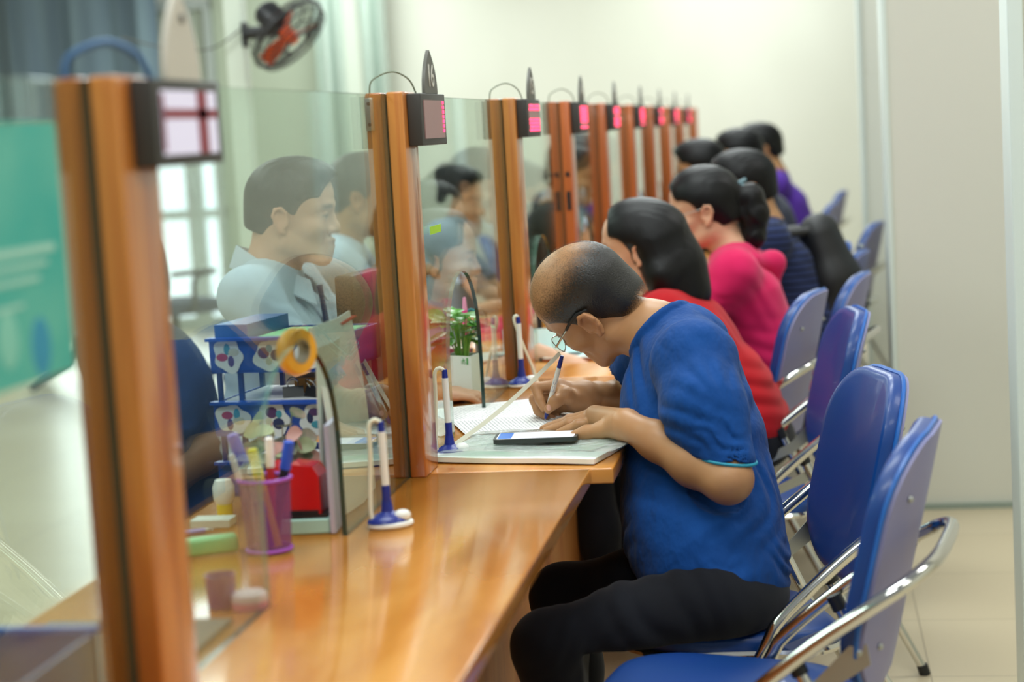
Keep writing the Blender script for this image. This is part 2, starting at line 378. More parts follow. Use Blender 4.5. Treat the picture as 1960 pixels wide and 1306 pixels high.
# blinds and curtains
def folds(name, x0, x1, y, z0, z1, m, label, nf, amp=.03, cat='curtain'):
    mb = MB(); N = nf * 10; top = []; 
    for k in range(N + 1):
        x = x0 + (x1 - x0) * k / N; yy = y + amp * math.sin(k / N * nf * 2 * math.pi) + amp * .4 * math.sin(k * 1.7)
        top.append((x, yy))
    vs = [(x, yy, z) for x, yy in top for z in (z0, z1)] + [(x, yy + .004, z) for x, yy in top for z in (z0, z1)]
    K = 2 * (N + 1); fs = [(2 * i, 2 * i + 2, 2 * i + 3, 2 * i + 1) for i in range(N)] + [(K + 2 * i, K + 2 * i + 1, K + 2 * i + 3, K + 2 * i + 2) for i in range(N)]
    fs += [(2 * i, K + 2 * i, K + 2 * i + 2, 2 * i + 2) for i in range(N)] + [(2 * i + 1, 2 * i + 3, K + 2 * i + 3, K + 2 * i + 1) for i in range(N)]
    mb.add(vs, fs); return tag(mb.build(name, m), label, cat)
folds('curtain', -7.0, -4.66, 13.1, 1.62, 2.98, mat('slate_blue_drape', '7c949f', .8, noise=('64798a', (5, 1, .4), 2)), 'slate blue pleated curtain hanging across the back glazed door', 5, .035)
folds('curtain', -3.50, -2.97, 13.15, .05, 2.98, mat('pale_green_drape', 'c8d6cb', .8, noise=('b2c2b8', (9, 1, .4), 2)), 'pale greenish white curtain hanging by the far end wall', 5, .04)
def partition(name, x0, x1, Y, label):
    o = MB().box((x0, Y, 0), (x1, Y + .08, 2.98), bev=.004).build(name, mat('white_steel_' + name, 'd3decf', .5)); return tag(o, label, 'column')
partition('steel_column', -2.54, -2.455, 8.0, 'slim white steel column that carries the wall fan')
partition('steel_column', -2.90, -2.80, 11.6, 'slim white steel column behind the fan, near the pale curtain')

# ------------------------------------------------------------------ counter
ct = empty('service_counter', (-.7, 6, 0), label='long orange wooden service counter running away under the glass partition', cat='counter')
def loc(o, p): o.location = (-p[0], -p[1], -p[2]); return o
c = MB().box((-1.03, -.2, .722), (-.402, 3.19, .75), bev=.003); loc(c.build('worktop', M['wood'], ct), (-.7, 6, 0))
c = MB().box((-1.03, 3.1925, .722), (-.362, 4.40, .75), bev=.003).box((-1.03, 4.403, .722), (-.362, 12.2, .75), bev=.003); loc(c.build('worktop', M['wood'], ct), (-.7, 6, 0))
c = MB().box((-.66, -.2, .0), (-.64, 12.2, .722)); loc(c.build('front_panel', M['wood2'], ct, smooth=False), (-.7, 6, 0))
for Y in (.9, 3.15, 5.4, 7.5, 9.6, 12.1):
    c = MB().box((-1.0, Y, 0), (-.62, Y + .03, .722)); loc(c.build('side_panel', M['wood2'], ct, smooth=False), (-.7, 6, 0))

# ------------------------------------------------------------------ posts, panes, displays
PY = [1.80, 3.15, 4.39, 5.42, 6.40, 7.44, 8.43, 9.44, 10.5, 11.8]
ORD = ['nearest, blurred', 'second, with steel bracket', 'third', 'fourth, with black catches', 'fifth', 'sixth', 'seventh', 'eighth', 'ninth', 'tenth and farthest']
ZT = 1.43
for i, Y in enumerate(PY):
    e = empty('partition_post', (-.7235, Y + .055, .75), label=f'orange wooden post of the glass partition, {ORD[i]} from the camera', cat='post', group='posts of the glass partition')
    m = M['post'] if i < 3 else M['post_red']
    for x0, x1 in ((-.757, -.728), (-.719, -.690)):
        MB().box((x0 + .7235, -.055, 0), (x1 + .7235, .055, ZT - .75), bev=.0035).build('rail', m, e)
    MB().box((-.0045, -.052, 0), (.0045, .052, ZT - .752)).build('slot', M['seam'], e, smooth=False)
    if i == 1:
        b_ = MB().box((-.0335, -.0590, .615), (-.018, -.055, .672), bev=.002); o = b_.build('bracket', M['steel'], e)
        [MB().ball((-.026, -.0592, q_), (.0035, .001, .0035), 6).build('screw', M['dark'], o) for q_ in (.662, .626)]
    if i == 3:
        for zz, h in ((.46, .012), (.36, .055)):
            [MB().box((xa, -.058, zz), (xb, -.055, zz + h)).build('catch', M['black'], e, smooth=False) for xa, xb in ((.014, .026), (-.026, -.016))]
def pane(Y0, Y1, arch, label, W=.20):
    t = .004; mb = MB(); z0, z1 = .7502, ZT - .004
    if arch is None: out = [(Y0, z0), (Y1, z0), (Y1, z1), (Y0, z1)]; ed = []
    else:
        c_, r = arch; ap = 1.068; ar = []
        for k in range(21):
            a = math.pi * (1 - k / 20); ar.append((c_ + r * math.cos(a) , ap - .20 + .20 * math.sin(a) ** .8))
        ar = [(c_ - r, z0)] + ar + [(c_ + r, z0)]
        out = [(Y0, z0)] + ar + [(Y1, z0), (Y1, z1), (Y0, z1)]
    # two faces as strips around the arch
    def face(x, flip):
        if arch is None: vs = [(x, y, z) for y, z in out]; fs = [(0, 1, 2, 3)]
        else:
            vs = [(x, y, z) for y, z in out]; nA = len(ar); fs = [(0, 1, 2, nA + 4 - 1)]
            vs += [(x, y, z1) for y, z in ar[1:-1]]; off = len(out)
            fs = [[0, 1, 2, off, nA + 3]]
            for k in range(1, nA - 2): fs.append([1 + k, 2 + k, off + k, off + k - 1])
            fs.append([nA - 1, nA, nA + 1, nA + 2, off + nA - 3])
        if flip: fs = [list(reversed(f)) for f in fs]
        mb.add(vs, fs, True)
    face(-.7235 + t, False); face(-.7235 - t, True)
    o = mb.build('glass_pane', M['glass'], smooth=False); tag(o, label, 'glass pane', 'panes of the glass partition')
    loop = out; ne = len(loop)
    na = len(ar) // 2 + 1 if arch else 0
    for nm, mm, ks in (('cut_edge', M['glass_edge'] if not arch else M['glass_edge_lit'], [k for k in range(ne) if arch and 0 < k <= na]), ('cut_edge_shaded', M['glass_edge'], [k for k in range(ne) if arch and na < k < len(ar)]), ('rim_edge', M['glass_edge'], [k for k in range(ne) if not arch or k == 0 or k >= len(ar)])):  # same cut glass all round; lit and dark halves painted by colour
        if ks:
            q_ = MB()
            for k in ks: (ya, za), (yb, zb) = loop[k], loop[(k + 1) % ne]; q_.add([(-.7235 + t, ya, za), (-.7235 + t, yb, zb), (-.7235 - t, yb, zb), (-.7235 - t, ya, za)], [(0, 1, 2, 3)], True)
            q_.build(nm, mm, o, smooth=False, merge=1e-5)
    return o
pane(.35, PY[0], (1.14, .2), 'clear glass pane before the nearest post, teal poster on it')
pane(PY[0] + .11, PY[1], (2.49, .205), 'clear arched glass pane before the seated clerk and purple pen cup')
pane(PY[1] + .11, PY[2], (3.755, .18), 'clear arched glass pane beside the man in blue and green plant')
for i in range(3, 10): pane(PY[i - 1] + .11, PY[i], ((PY[i] + PY[i - 1]) / 2 + .03, .18), f'clear glass pane between the {ORD[i-1].split(",")[0]} and {ORD[i].split(",")[0].replace(" and farthest","")} posts')

def text_mesh(txt, size, depth=.001):
    cu = bpy.data.curves.new('t', 'FONT'); cu.body = txt; cu.size = size; cu.extrude = depth; cu.align_x = 'CENTER'; cu.align_y = 'CENTER'; cu.resolution_u = 3
    o = bpy.data.objects.new('t', cu); COL.objects.link(o); bpy.context.view_layer.update(); me = bpy.data.meshes.new_from_object(o)
    bpy.data.objects.remove(o); bpy.data.curves.remove(cu); return me
def text_obj(name, txt, size, m, parent, Mx, depth=.0006):
    me = text_mesh(txt, size, depth); me.transform(Mx); o = link(name, me, m, parent, smooth=False); return o
RYZ = Matrix(((0, 0, 1, 0), (1, 0, 0, 0), (0, 1, 0, 0), (0, 0, 0, 1)))   # text lying in the y-z plane, facing +x
LED = ['', 'right', 'rows', 'full', 'two', 'full', 'rows', 'full', 'rows']
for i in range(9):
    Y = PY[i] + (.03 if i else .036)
    e = empty('led_display', (-.6745, Y + .11, ZT - .05), label=('black counter display, largest and nearest, window reflection on its screen built as white glow with red cross' if i == 0 else f'black LED counter display fixed to the {ORD[i].split(",")[0]} post'), cat='display', group='LED displays on the posts')
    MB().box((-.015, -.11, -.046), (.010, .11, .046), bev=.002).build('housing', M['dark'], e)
    MB().box((.010, -.088, -.034), (.0115, .090, .034)).build('screen', M['screen_mauve'] if i else mat('window_reflection_glow', '5a5560', .3, emit=('f0eafa', .86)), e, smooth=False)  # nearest screen: reflection of a bright window, drawn as emission
    d = MB()
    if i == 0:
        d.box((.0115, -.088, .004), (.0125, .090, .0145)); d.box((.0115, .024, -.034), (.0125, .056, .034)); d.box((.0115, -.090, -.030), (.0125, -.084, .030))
        d.build('reflected_frame', mat('reflected_frame_red', '8a1430', .4), e, smooth=False)  # red bars belong to the painted window reflection
    else:
        random.seed(i)
        for r in range(8):
            for c_ in range(26):
                y = -.082 + c_ * .0065; z = .030 - r * .0085; k = LED[i]
                on = {'right': c_ > 23 and r < 7, 'rows': r not in (2, 3) and random.random() < .8, 'full': r != 6 and random.random() < .93, 'two': r != 3 and random.random() < .93}[k]
                if on: d.box((.0115, y, z - .003), (.0128, y + .0045, z + .003))
        d.build('lit_dots', M['led'], e, smooth=False)
    # oval number plate on top
    p = empty('number_plate', (-.668, Y + .105, ZT - .004), label=('number plate paled by a painted reflection, with dark screw, largest, on the nearest display' if i == 0 else f'grey leaf-shaped number plate standing on the {ORD[i].split(",")[0]} display'), cat='sign', group='number plates on the displays')
    prof = []; H = .078 if i else .098
    for k in range(25):
        t = k / 24; y = .056 * (1 - t ** 2.2) if t < 1 else 0; prof.append((y, H * t))
    poly = [(a, b) for a, b in prof] + [(-a, b) for a, b in prof[-2::-1]]
    pl = MB().prism(poly, -.003, .003, 'x').build('plate', M['grey'] if i else mat('plate_reflection_pale', 'c3bdb0', .5), p)  # nearest plate: reflection on it painted as a paler colour
    if i: text_obj('number', str(17 - i), .058, mat('number_silver%d' % i, 'c9c6bb', .4), pl, Matrix.Translation((.0034, 0, .030)) @ RYZ @ Matrix.Scale(1.0, 4))
    else: MB().ball((.0035, .004, .066), (.003, .0055, .0055), 8).build('screw', M['black'], pl)
    # cable arching from the post top to the display
    pts = bez([(-.75, Y - .02, ZT - .002), (-.745, Y - .015, ZT + .022), (-.715, Y + .01, ZT + .036), (-.69, Y + .03, ZT + .022), (-.68, Y + .045, ZT - .006)], 8)
    c = MB().tube(pts, .0016 if i else .004, 8).build('cable', mat('cable_grey%d' % i, '6b7560' if i else '33608c', .5))
    tag(c, ('thick blue cable arching over the nearest post' if i == 0 else f'thin grey cable arching over the {ORD[i].split(",")[0]} post'), 'cable', 'display cables')
# ------------------------------------------------------------------ folding chairs (local: the sitter faces -x)
def bent_pad(name, poly, th, m, parent, curve, bulge, Mx, back=False):
    """a padded panel: outline poly (u,v); thickness th; curved in u; puffed on the front side"""
    bm = bmesh.new(); vs = [bm.verts.new((a, b, 0)) for a, b in poly]; f = bm.faces.new(vs)
    bmesh.ops.triangulate(bm, faces=[f]); bmesh.ops.subdivide_edges(bm, edges=bm.edges[:], cuts=0)
    bm.free()
    # rings from the outline to the centre
    n = len(poly); cx = sum(p[0] for p in poly) / n; cy = sum(p[1] for p in poly) / n
    rings = [(1.0, 0.0), (1.0, .25), (1.0, .6), (.985, .85), (.955, 1.0), (.90, 1.06), (.75, 1.06 + bulge * .5), (.5, 1.06 + bulge * .85), (.25, 1.06 + bulge), (.02, 1.06 + bulge)]
    if back: rings = [(1.0, 0.0), (1.0, .7), (.985, 1.0), (.9, 1.0), (.6, 1.0), (.3, 1.0), (.02, 1.0)]
    vv = []; ff = []
    for s, h in rings:
        for a, b in poly:
            # shrink toward the medial line rather than the centre, keeps corners round
            x = cx + (a - cx) * (s if s > .9 else s); y = cy + (b - cy) * s
            vv.append((x, y, h * th))
    R = len(rings)
    for r in range(R - 1):
        for k in range(n): ff.append((r * n + k, r * n + (k + 1) % n, (r + 1) * n + (k + 1) % n, (r + 1) * n + k))
    ff.append([(R - 1) * n + k for k in range(n)])
    k0 = len(vv); 
    for s in (.9, .6, .3, .02):
        for a, b in poly: vv.append((cx + (a - cx) * s, cy + (b - cy) * s, 0))
    prev = 0
    for r in range(4):
        cur = k0 + r * n
        for k in range(n): ff.append((prev + (k + 1) % n, prev + k, cur + k, cur + (k + 1) % n))
        prev = cur
    ff.append([prev + k for k in range(n)][::-1])
    mb = MB(); out = []
    for x, y, z in vv: out.append(Mx @ Vector((x, y, z + curve * x * x)))
    mb.add(out, ff); return mb.build(name, m, parent)
def make_chair():
    e = empty('folding_chair', (0, 0, 0))
    e['category'] = 'chair'; e['group'] = 'blue folding chairs along the counter'
    # seat: front narrower
    sp = rrect(.40, .38, .11, 6)
    sp = [(a, b * (1 - .10 * max(0, -a / .2))) for a, b in sp]
    Ms = Matrix.Translation((-.19, 0, .408)) @ Matrix.Rotation(math.radians(3), 4, 'Y')
    seat = bent_pad('seat', sp, .034, M['vinyl'], e, 0, .10, Ms)
    rim = [Ms @ Vector((a * 1.012, b * 1.012, .002)) for a, b in sp]; MB().tube(rim, .0075, 6, closed=True).build('seat_rim', M['chrome'], seat)
    # backrest: local u = width (y), v = height, w = thickness toward the sitter (-x)
    bp = rrect(.365, .40, .12, 8)
    T = Matrix.Translation((.112, 0, .672)) @ Matrix.Rotation(math.radians(13), 4, 'Y') @ Matrix(((0, 0, -1, 0), (1, 0, 0, 0), (0, 1, 0, 0), (0, 0, 0, 1)))
    bp = [(a * (1 - .06 * max(0, b / .2)), b) for a, b in bp]
    bk = bent_pad('backrest', bp, .030, M['vinyl'], e, 1.0, .16, T)
    bent_pad('back_shell', [(a * 1.005, b * 1.005) for a, b in bp], .008, M['shell'], e, 1.0, 0, T @ Matrix.Translation((0, 0, -.009)), True)
    MB().tube([T @ Vector((a * 1.01, b * 1.01, .001 + 1.0 * a * a)) for a, b in bp], .0042, 6, closed=True).build('piping', M['piping'], bk)
    sc_ = MB()
    for a in (-.12, .12):
        for b_ in (-.12, .11): sc_ = MB().ball(T @ Vector((a, b_, -.010 + a * a)), .0055, 5); sc_.build('screw', M['steel'], bk)
    # main loop tube: front foot - bend - loop behind the backrest - other side
    def side(s, loop=False): return [(-.40, s * .20, .012), (-.245, s * .205, .27), (-.155, s * .205, .43), (-.125, s * .205, .475), (-.02, s * .207, .565), (.085, s * .207, .64), (.135, s * .185, .672)]
    pts = bez(side(-1) + [(.165, -.12, .690), (.172, 0, .694), (.165, .12, .690)] + side(1)[::-1], 6)
    MB().tube(pts, .0115, 12).build('frame_tube', M['chrome'], e)
    for s in (-1, 1):
        pl = [(-.03, s * .185, .535), (.03, s * .185, .40), (.16, s * .19, .16), (.235, s * .192, .012)]
        lg = MB().tube([Vector(p) for p in pl], .0105, 12).build('leg', M['chrome'], e)
        MB().tube([(-.038, s * .185, .552), (-.027, s * .185, .528)], .0135, 12).build('leg_cap', M['black'], lg)
        MB().tube([(.231, s * .192, .024), (.238, s * .192, .0)], .0135, 12).build('rubber_foot', M['black'], lg)
        MB().tube([(-.398, s * .20, .024), (-.408, s * .20, .0)], .0145, 12).build('rubber_foot', M['black'], e)
        # flat steel links between tube, leg and backrest
        q = MB().prism([(-.125, .463), (-.10, .452), (.0, .492), (.075, .545), (.07, .575), (.045, .572), (-.01, .515)], s * .176 - .0015, s * .176 + .0015, 'y')
        q.build('bracket', M['steel'], e, smooth=False)
        for x, z in ((-.11, .463), (-.005, .505), (.058, .562)): MB().ball((x, s * .176 - s * 0 + .0 + (.002 * s), z), (.006, .0035, .006), 5).build('rivet', M['steel'], e)
    MB().tube([(-.245, -.205, .265), (-.245, .205, .265)], .008, 10).build('stretcher', M['chrome'], e)
    MB().tube([(.16, -.19, .16), (.16, .19, .16)], .008, 10).build('stretcher', M['chrome'], e)
    return e
CH = make_chair()
# (x of backrest top, Y, facing rotation in degrees, label)
chairs = [
 (.175, 2.86, -10, 'empty blue folding chair nearest the camera, its grey back shell and chrome loop showing'),
 (.14, 3.42, 16, 'blue folding chair the man in the blue t-shirt sits on'),
 (.12, 4.55, 9, 'blue folding chair next behind the seated man in blue, purple sheen on its front'),
 (.02, 5.12, -14, 'blue folding chair behind the woman in pink, grey shell turned to the camera'),
 (0.16, 5.6, -10, 'small low blue chair back peeping out above the purple-sheen chair'),
 (0.12, 6.97, 18, 'blue folding chair with broad front face, behind the black backpack'),
 (0.185, 6.5, -12, 'blue folding chair showing a pale shell edge close behind the black backpack'),
 (0.3, 8.15, -12, 'blue folding chair standing farthest out to the right, near the wall strips'),
 (0.1, 8.55, -6, 'narrow blue chair back low in the far cluster'),
 (0.14, 10.1, -8, 'far blue chair back, left of the two highest in the photo'),
 (0.22, 11.6, -8, 'highest and farthest blue chair back in the photo')]
for i, (x, Y, a, lab) in enumerate(chairs):
    o = CH if i == 0 else copy_tree(CH)
    o.location = (x - .16 * math.cos(math.radians(a)), Y, 0); o.rotation_euler = (0, 0, math.radians(a)); o['label'] = lab
# chairs on the clerks' side, one behind the glass left of the first post
def clerk_chair(x, Y, rz, lab, h=.98, arms=True):
    e = empty('office_chair', (x, Y, 0), math.radians(rz), lab, 'chair', 'chairs behind the counter')
    nv = mat('navy_fabric', '1b2a44', .8) if 'navy_fabric' not in bpy.data.materials else bpy.data.materials['navy_fabric']
    bent_pad('seat', rrect(.46, .46, .12, 6), .07, nv, e, 0, .1, Matrix.Translation((0, 0, .42)))
    T = Matrix.Translation((0, .23, h - .26)) @ Matrix.Rotation(math.radians(80), 4, 'X')
    bent_pad('backrest', rrect(.44, .50, .19, 8), .05, nv, e, .6, .3, T)
    MB().tube([(0, 0, .42), (0, 0, .10)], .025, 12).build('post', M['black'], e)
    for k in range(5):
        a = k * 1.2566; leg = MB().tube([(0, 0, .11), (.27 * math.cos(a), .27 * math.sin(a), .07)], [.024, .014], 8).build('leg', M['black'], e)
        MB().ball((.28 * math.cos(a), .28 * math.sin(a), .03), (.03, .03, .03), 6).build('castor', M['black'], leg)
    for s in ((-1, 1) if arms else ()):
        MB().tube(bez([(s * .22, .05, .44), (s * .29, .04, .47), (s * .29, .02, .63), (s * .28, -.12, .66), (s * .28, .16, .66)], 5), .016, 8).build('armrest', M['black'], e)
clerk_chair(-1.30, 4.12, 90, 'dark navy office chair the clerk with the tie sits on', .96, False)
clerk_chair(-3.66, 10.2, 140, 'dark office chair on castors by the bright glazed door', .96)
# floor-level clutter glimpsed under the poster
def rack():
    e = empty('floor_stand', (-4.30, 10.3, 0), .3, 'dark low stand with spread feet on the floor behind the teal poster', 'stand')
    for k in range(5):
        a = k * 1.2566; MB().tube([(0, 0, .22), (.34 * math.cos(a), .34 * math.sin(a), .03)], [.04, .028], 8).build('leg', M['black'], e)
    MB().lathe([(.0, .2), (.05, .2), (.04, .30), (0, .30)], 20).build('base', M['black'], e)
rack()
# ------------------------------------------------------------------ things on the counter
def V(a): return Vector(tuple(float(x) for x in a))
def simple(name, mb, m, lab, cat, group=None, **k): return tag(mb.build(name, m, **k), lab, cat, group)
ZC = .7505
# --- counter pens in their stands
def pen_stand(p, rz, lab, pen=True, coil='loop'):
    e = empty('pen_stand', (p[0], p[1], ZC), rz, lab, 'pen stand', 'white and blue counter pen stands')
    MB().lathe([(0, 0), (.034, 0), (.037, .003), (.036, .007), (.032, .009)], 28, Matrix.Scale(.78, 4, (0, 1, 0))).build('base_foot', M['white'], e)
    MB().lathe([(.033, .0085), (.031, .013), (.022, .018), (.010, .024), (.007, .045), (0, .045)], 28, Matrix.Scale(.78, 4, (0, 1, 0)), (-.004, 0, 0)).build('base_cap', M['navy_plastic'], e)
    MB().ball((.017, -.008, .016), (.015, .011, .010), 8).build('weight_cover', M['white'], e)
    if pen:
        MB().tube([(-.004, 0, .042), (-.004, 0, .062), (-.004, .0, .066)], [.0068, .0068, .0064], 12).build('pen_grip', M['navy_plastic'], e)
        b = MB().tube([(-.004, 0, .064), (-.005, 0, .150)], [.0064, .0064], 12).build('pen_barrel', M['white'], e)
        MB().tube([(-.005, 0, .150), (-.005, 0, .166)], [.0058, .0048], 12).build('pen_button', M['navy_plastic'], e)
        pts = [(-.005, 0, .163), (-.014, .002, .169), (-.023, .004, .160), (-.024, .004, .12), (-.028, .003, .06), (-.030, 0, .02), (-.024, -.004, .006)] if coil == 'loop' else \
              [(-.005, 0, .163), (-.010, .0, .169), (-.015, 0, .155), (.008, .004, .09), (.030, .006, .03), (.034, 0, .006)]
        MB().tube(bez(pts, 8), .0036, 8).build('pen_cord', M['offwhite'], e)
    return e
pen_stand(atz(748, 1008, .75), .5, 'pen stand with white cord loop on the near counter, right of the document pane')
pen_stand(atz(866, 875, .75), .5, 'pen stand beside the foot of the bracketed post, by the paper stack', True, 'loop')
pen_stand(atz(1003, 740, .75), .5, 'pen stand farthest back, against the third post behind the papers', True, 'strap')
# --- pen in the man's hand, with its flat strap
tip, top = V(at(1043, 805, 3.712)), V(at(1076, 681, 3.69)); ax = (top - tip).normalized()
pe = empty('ballpoint_pen', tip, 0, 'white and blue pen held in the writing hand of the man in blue', 'pen')
def rl(v): return v - tip
MB().tube([rl(tip), rl(tip + ax * .003), rl(tip + ax * .004)], [.0004, .0011, .0015], 12).build('point', M['steel'], pe)
MB().tube([rl(tip + ax * .004), rl(tip + ax * .012), rl(tip + ax * .030)], [.0022, .0040, .0050], 14).build('grip', M['navy_plastic'], pe)
bl = MB().tube([rl(tip + ax * .030), rl(tip + ax * .118)], [.0052, .0052], 14).build('barrel', M['white'], pe)
MB().tube([rl(tip + ax * .118), rl(tip + ax * .130), rl(top)], [.0046, .0046, .0036], 14).build('button', M['navy_plastic'], pe)
sd = Vector((0, -1, 0)); sd = (sd - ax * sd.dot(ax)).normalized(); up_ = ax.cross(sd)
c0 = rl(tip + ax * .088) + sd * .0049
mk = MB()
mk.tube([c0 + ax * .006 * math.cos(t) + up_ * .0022 * math.sin(t) for t in [k * .5 for k in range(11)]], .00042, 5)
MB().tube([c0 + ax * (.006 * math.cos(t)) + up_ * .0024 * math.sin(t) for t in [.5 + k * .42 for k in range(12)]], .0004, 5).build('printed_mark', M['navy_plastic'], bl)
MB().tube([c0 + ax * (-.016 + .007 * math.cos(t)) + up_ * .0019 * math.sin(t) for t in [k * .52 for k in range(12)]], .0003, 5).build('printed_mark', M['navy_plastic'], bl)
sp0, sp1 = V(at(1072, 676, 3.69)), V(at(846, 868, 3.36)); sm = []
for k in range(25):
    t = k / 24; p = sp0.lerp(sp1, t) + Vector((0, 0, -.012 * math.sin(math.pi * t))); sm.append(p - tip)
vs = []; 
d_ = (sp1 - sp0).normalized(); nn = d_.cross(Vector((0, 1, 0))).normalized()
for p in sm: vs += [p + nn * .0042 + Vector((0, -.0008, 0)), p - nn * .0042 + Vector((0, -.0008, 0)), p - nn * .0042 + Vector((0, .0008, 0)), p + nn * .0042 + Vector((0, .0008, 0))]
MB().add(vs, [(4 * i + a, 4 * i + (a + 1) % 4, 4 * i + 4 + (a + 1) % 4, 4 * i + 4 + a) for i in range(24) for a in range(4)] + [(3, 2, 1, 0), (96, 97, 98, 99)]).build('strap', M['offwhite'], pe)
# --- papers
def sheet_mat(name, rows, col='f0f1ee', ink='a2a5a8', freq=130):
    m = mat(name, col, .65); n = m.node_tree.nodes; l = m.node_tree.links; b = n['Principled BSDF']
    tc = n.new('ShaderNodeTexCoord'); s = n.new('ShaderNodeSeparateXYZ'); l.new(tc.outputs['Object'], s.inputs[0])
    w1 = n.new('ShaderNodeMath'); w1.operation = 'MULTIPLY'; w1.inputs[1].default_value = freq; l.new(s.outputs[1], w1.inputs[0])
    fr = n.new('ShaderNodeMath'); fr.operation = 'FRACT'; l.new(w1.outputs[0], fr.inputs[0])
    gt = n.new('ShaderNodeMath'); gt.operation = 'LESS_THAN'; gt.inputs[1].default_value = .32; l.new(fr.outputs[0], gt.inputs[0])
    fl = n.new('ShaderNodeMath'); fl.operation = 'FLOOR'; l.new(w1.outputs[0], fl.inputs[0])
    cb = n.new('ShaderNodeCombineXYZ'); k1 = n.new('ShaderNodeMath'); k1.operation = 'MULTIPLY'; k1.inputs[1].default_value = 420; l.new(s.outputs[0], k1.inputs[0])
    l.new(k1.outputs[0], cb.inputs[0]); k2 = n.new('ShaderNodeMath'); k2.operation = 'MULTIPLY'; k2.inputs[1].default_value = 17.3; l.new(fl.outputs[0], k2.inputs[0]); l.new(k2.outputs[0], cb.inputs[1])
    t = n.new('ShaderNodeTexNoise'); t.inputs['Scale'].default_value = 1; l.new(cb.outputs[0], t.inputs[0])
    g2 = n.new('ShaderNodeMath'); g2.operation = 'GREATER_THAN'; g2.inputs[1].default_value = .46; l.new(t.outputs[0], g2.inputs[0])
    ab = n.new('ShaderNodeMath'); ab.operation = 'ABSOLUTE'; l.new(s.outputs[0], ab.inputs[0]); mg = n.new('ShaderNodeMath'); mg.operation = 'LESS_THAN'; mg.inputs[1].default_value = .085; l.new(ab.outputs[0], mg.inputs[0])
    p1 = n.new('ShaderNodeMath'); p1.operation = 'MULTIPLY'; l.new(gt.outputs[0], p1.inputs[0]); l.new(g2.outputs[0], p1.inputs[1])
    p2 = n.new('ShaderNodeMath'); p2.operation = 'MULTIPLY'; l.new(p1.outputs[0], p2.inputs[0]); l.new(mg.outputs[0], p2.inputs[1])
    x = n.new('ShaderNodeMix'); x.data_type = 'RGBA'; x.inputs[6].default_value = lin(col); x.inputs[7].default_value = lin(ink); l.new(p2.outputs[0], x.inputs[0]); l.new(x.outputs[2], b.inputs['Base Color'])
    return m
printed = sheet_mat('printed_sheet', 1)
def sheet(name, c, wh, rz, z, m, lab, cat='paper', group=None, wav=.0008, tilt=0, th=.0004, lift=None, seed=0):
    w_, h_ = wh; N = 14; vs = []; random.seed(seed)
    for s in (0, 1):
        for j in range(N + 1):
            for i in range(N + 1):
                u, v = (i / N - .5) * w_, (j / N - .5) * h_
                zz = wav * (math.sin(u * 31 + seed) + math.sin(v * 27 + seed * 2)) + wav * 2
                if lift: zz += lift(i / N, j / N)
                vs.append((u, v, zz + s * th))
    K = (N + 1) ** 2; q = lambda i, j: j * (N + 1) + i; fs = []
    for j in range(N):
        for i in range(N): fs += [(q(i, j), q(i, j + 1), q(i + 1, j + 1), q(i + 1, j)), (K + q(i, j), K + q(i + 1, j), K + q(i + 1, j + 1), K + q(i, j + 1))]
    for i in range(N): fs += [(q(i, 0), q(i + 1, 0), K + q(i + 1, 0), K + q(i, 0)), (q(i, N), K + q(i, N), K + q(i + 1, N), q(i + 1, N)), (q(0, i), K + q(0, i), K + q(0, i + 1), q(0, i + 1)), (q(N, i), q(N, i + 1), K + q(N, i + 1), K + q(N, i))]
    o = MB().add(vs, fs).build(name, m); o.location = (c[0], c[1], z); o.rotation_euler = (0, 0, rz)
    return tag(o, lab, cat, group)
cs = atz(945, 788, .75); sheet('printed_sheet', (cs[0] + .02, cs[1] + .02), (.21, .30), math.radians(-62), .7512, printed, 'printed sheet lying farthest back, under the one being written on', 'paper', 'printed forms', .0003, seed=1)
cs = atz(985, 812, .75); sheet('printed_sheet', (cs[0] + .03, cs[1] + .0), (.21, .297), math.radians(-70), .7535, printed, 'printed form under the pen tip, topmost of the loose sheets', 'paper', 'printed forms', .0003, seed=3)
clear = mat('clear_folder_plastic', 'eef4f2', .16, alpha=.42, noise=('d6e6de', (30, 30, 30), 3), bump=((38, 38, 38), .8, .012), coat=.5)
cf = atz(1040, 868, .75); FX, FY = float(cf[0]), float(cf[1])
o = sheet('document_sheaf', (FX - .02, FY + .005), (.235, .32), math.radians(78), .7515, mat('sheaf_paper', 'f2f3f1', .6, noise=('d3e6d8', (14, 9, 9), 2)), 'stack of papers with pale green print inside the clear folder by the phone', 'papers', wav=.0006, th=.009, seed=5)
sheet('green_slip', (FX + .055, FY - .0), (.09, .13), math.radians(70), .7630, mat('green_print', 'a9cfae', .6, noise=('dbe6dc', (70, 90, 20), 3)), 'pale green printed slip under the clear plastic beside the phone', 'paper', wav=.0003, seed=8)
sheet('plastic_folder', (FX + .0, FY + .02), (.245, .335), math.radians(80), .7645, clear, 'crinkled clear plastic folder overhanging the counter edge beneath the phone', 'folder', wav=.0024, th=.0005, seed=6)
# --- phone
pa, pb = atz(940, 846, .775), atz(1106, 842, .775)
ph = empty('smartphone', ((pa[0] + pb[0]) / 2, (pa[1] + pb[1]) / 2 + .03, .7722), math.radians(3), 'dark smartphone with bright screen on the plastic folder', 'phone')
MB().prism(rrect(.158, .076, .010), 0, .0085).build('body', mat('phone_case', '2a302c', .35), ph, smooth=False)
MB().prism(rrect(.146, .067, .006), .0085, .0090).build('screen', mat('phone_screen', 'dfe3ee', .15, emit=('e6e8f5', .55)), ph, smooth=False)
MB().prism(rrect(.026, .064, .004, cx=-.058), .0090, .0092).build('blue_bar', mat('phone_blue', '3d78c8', .2, emit=('3b76cc', .5)), ph, smooth=False)
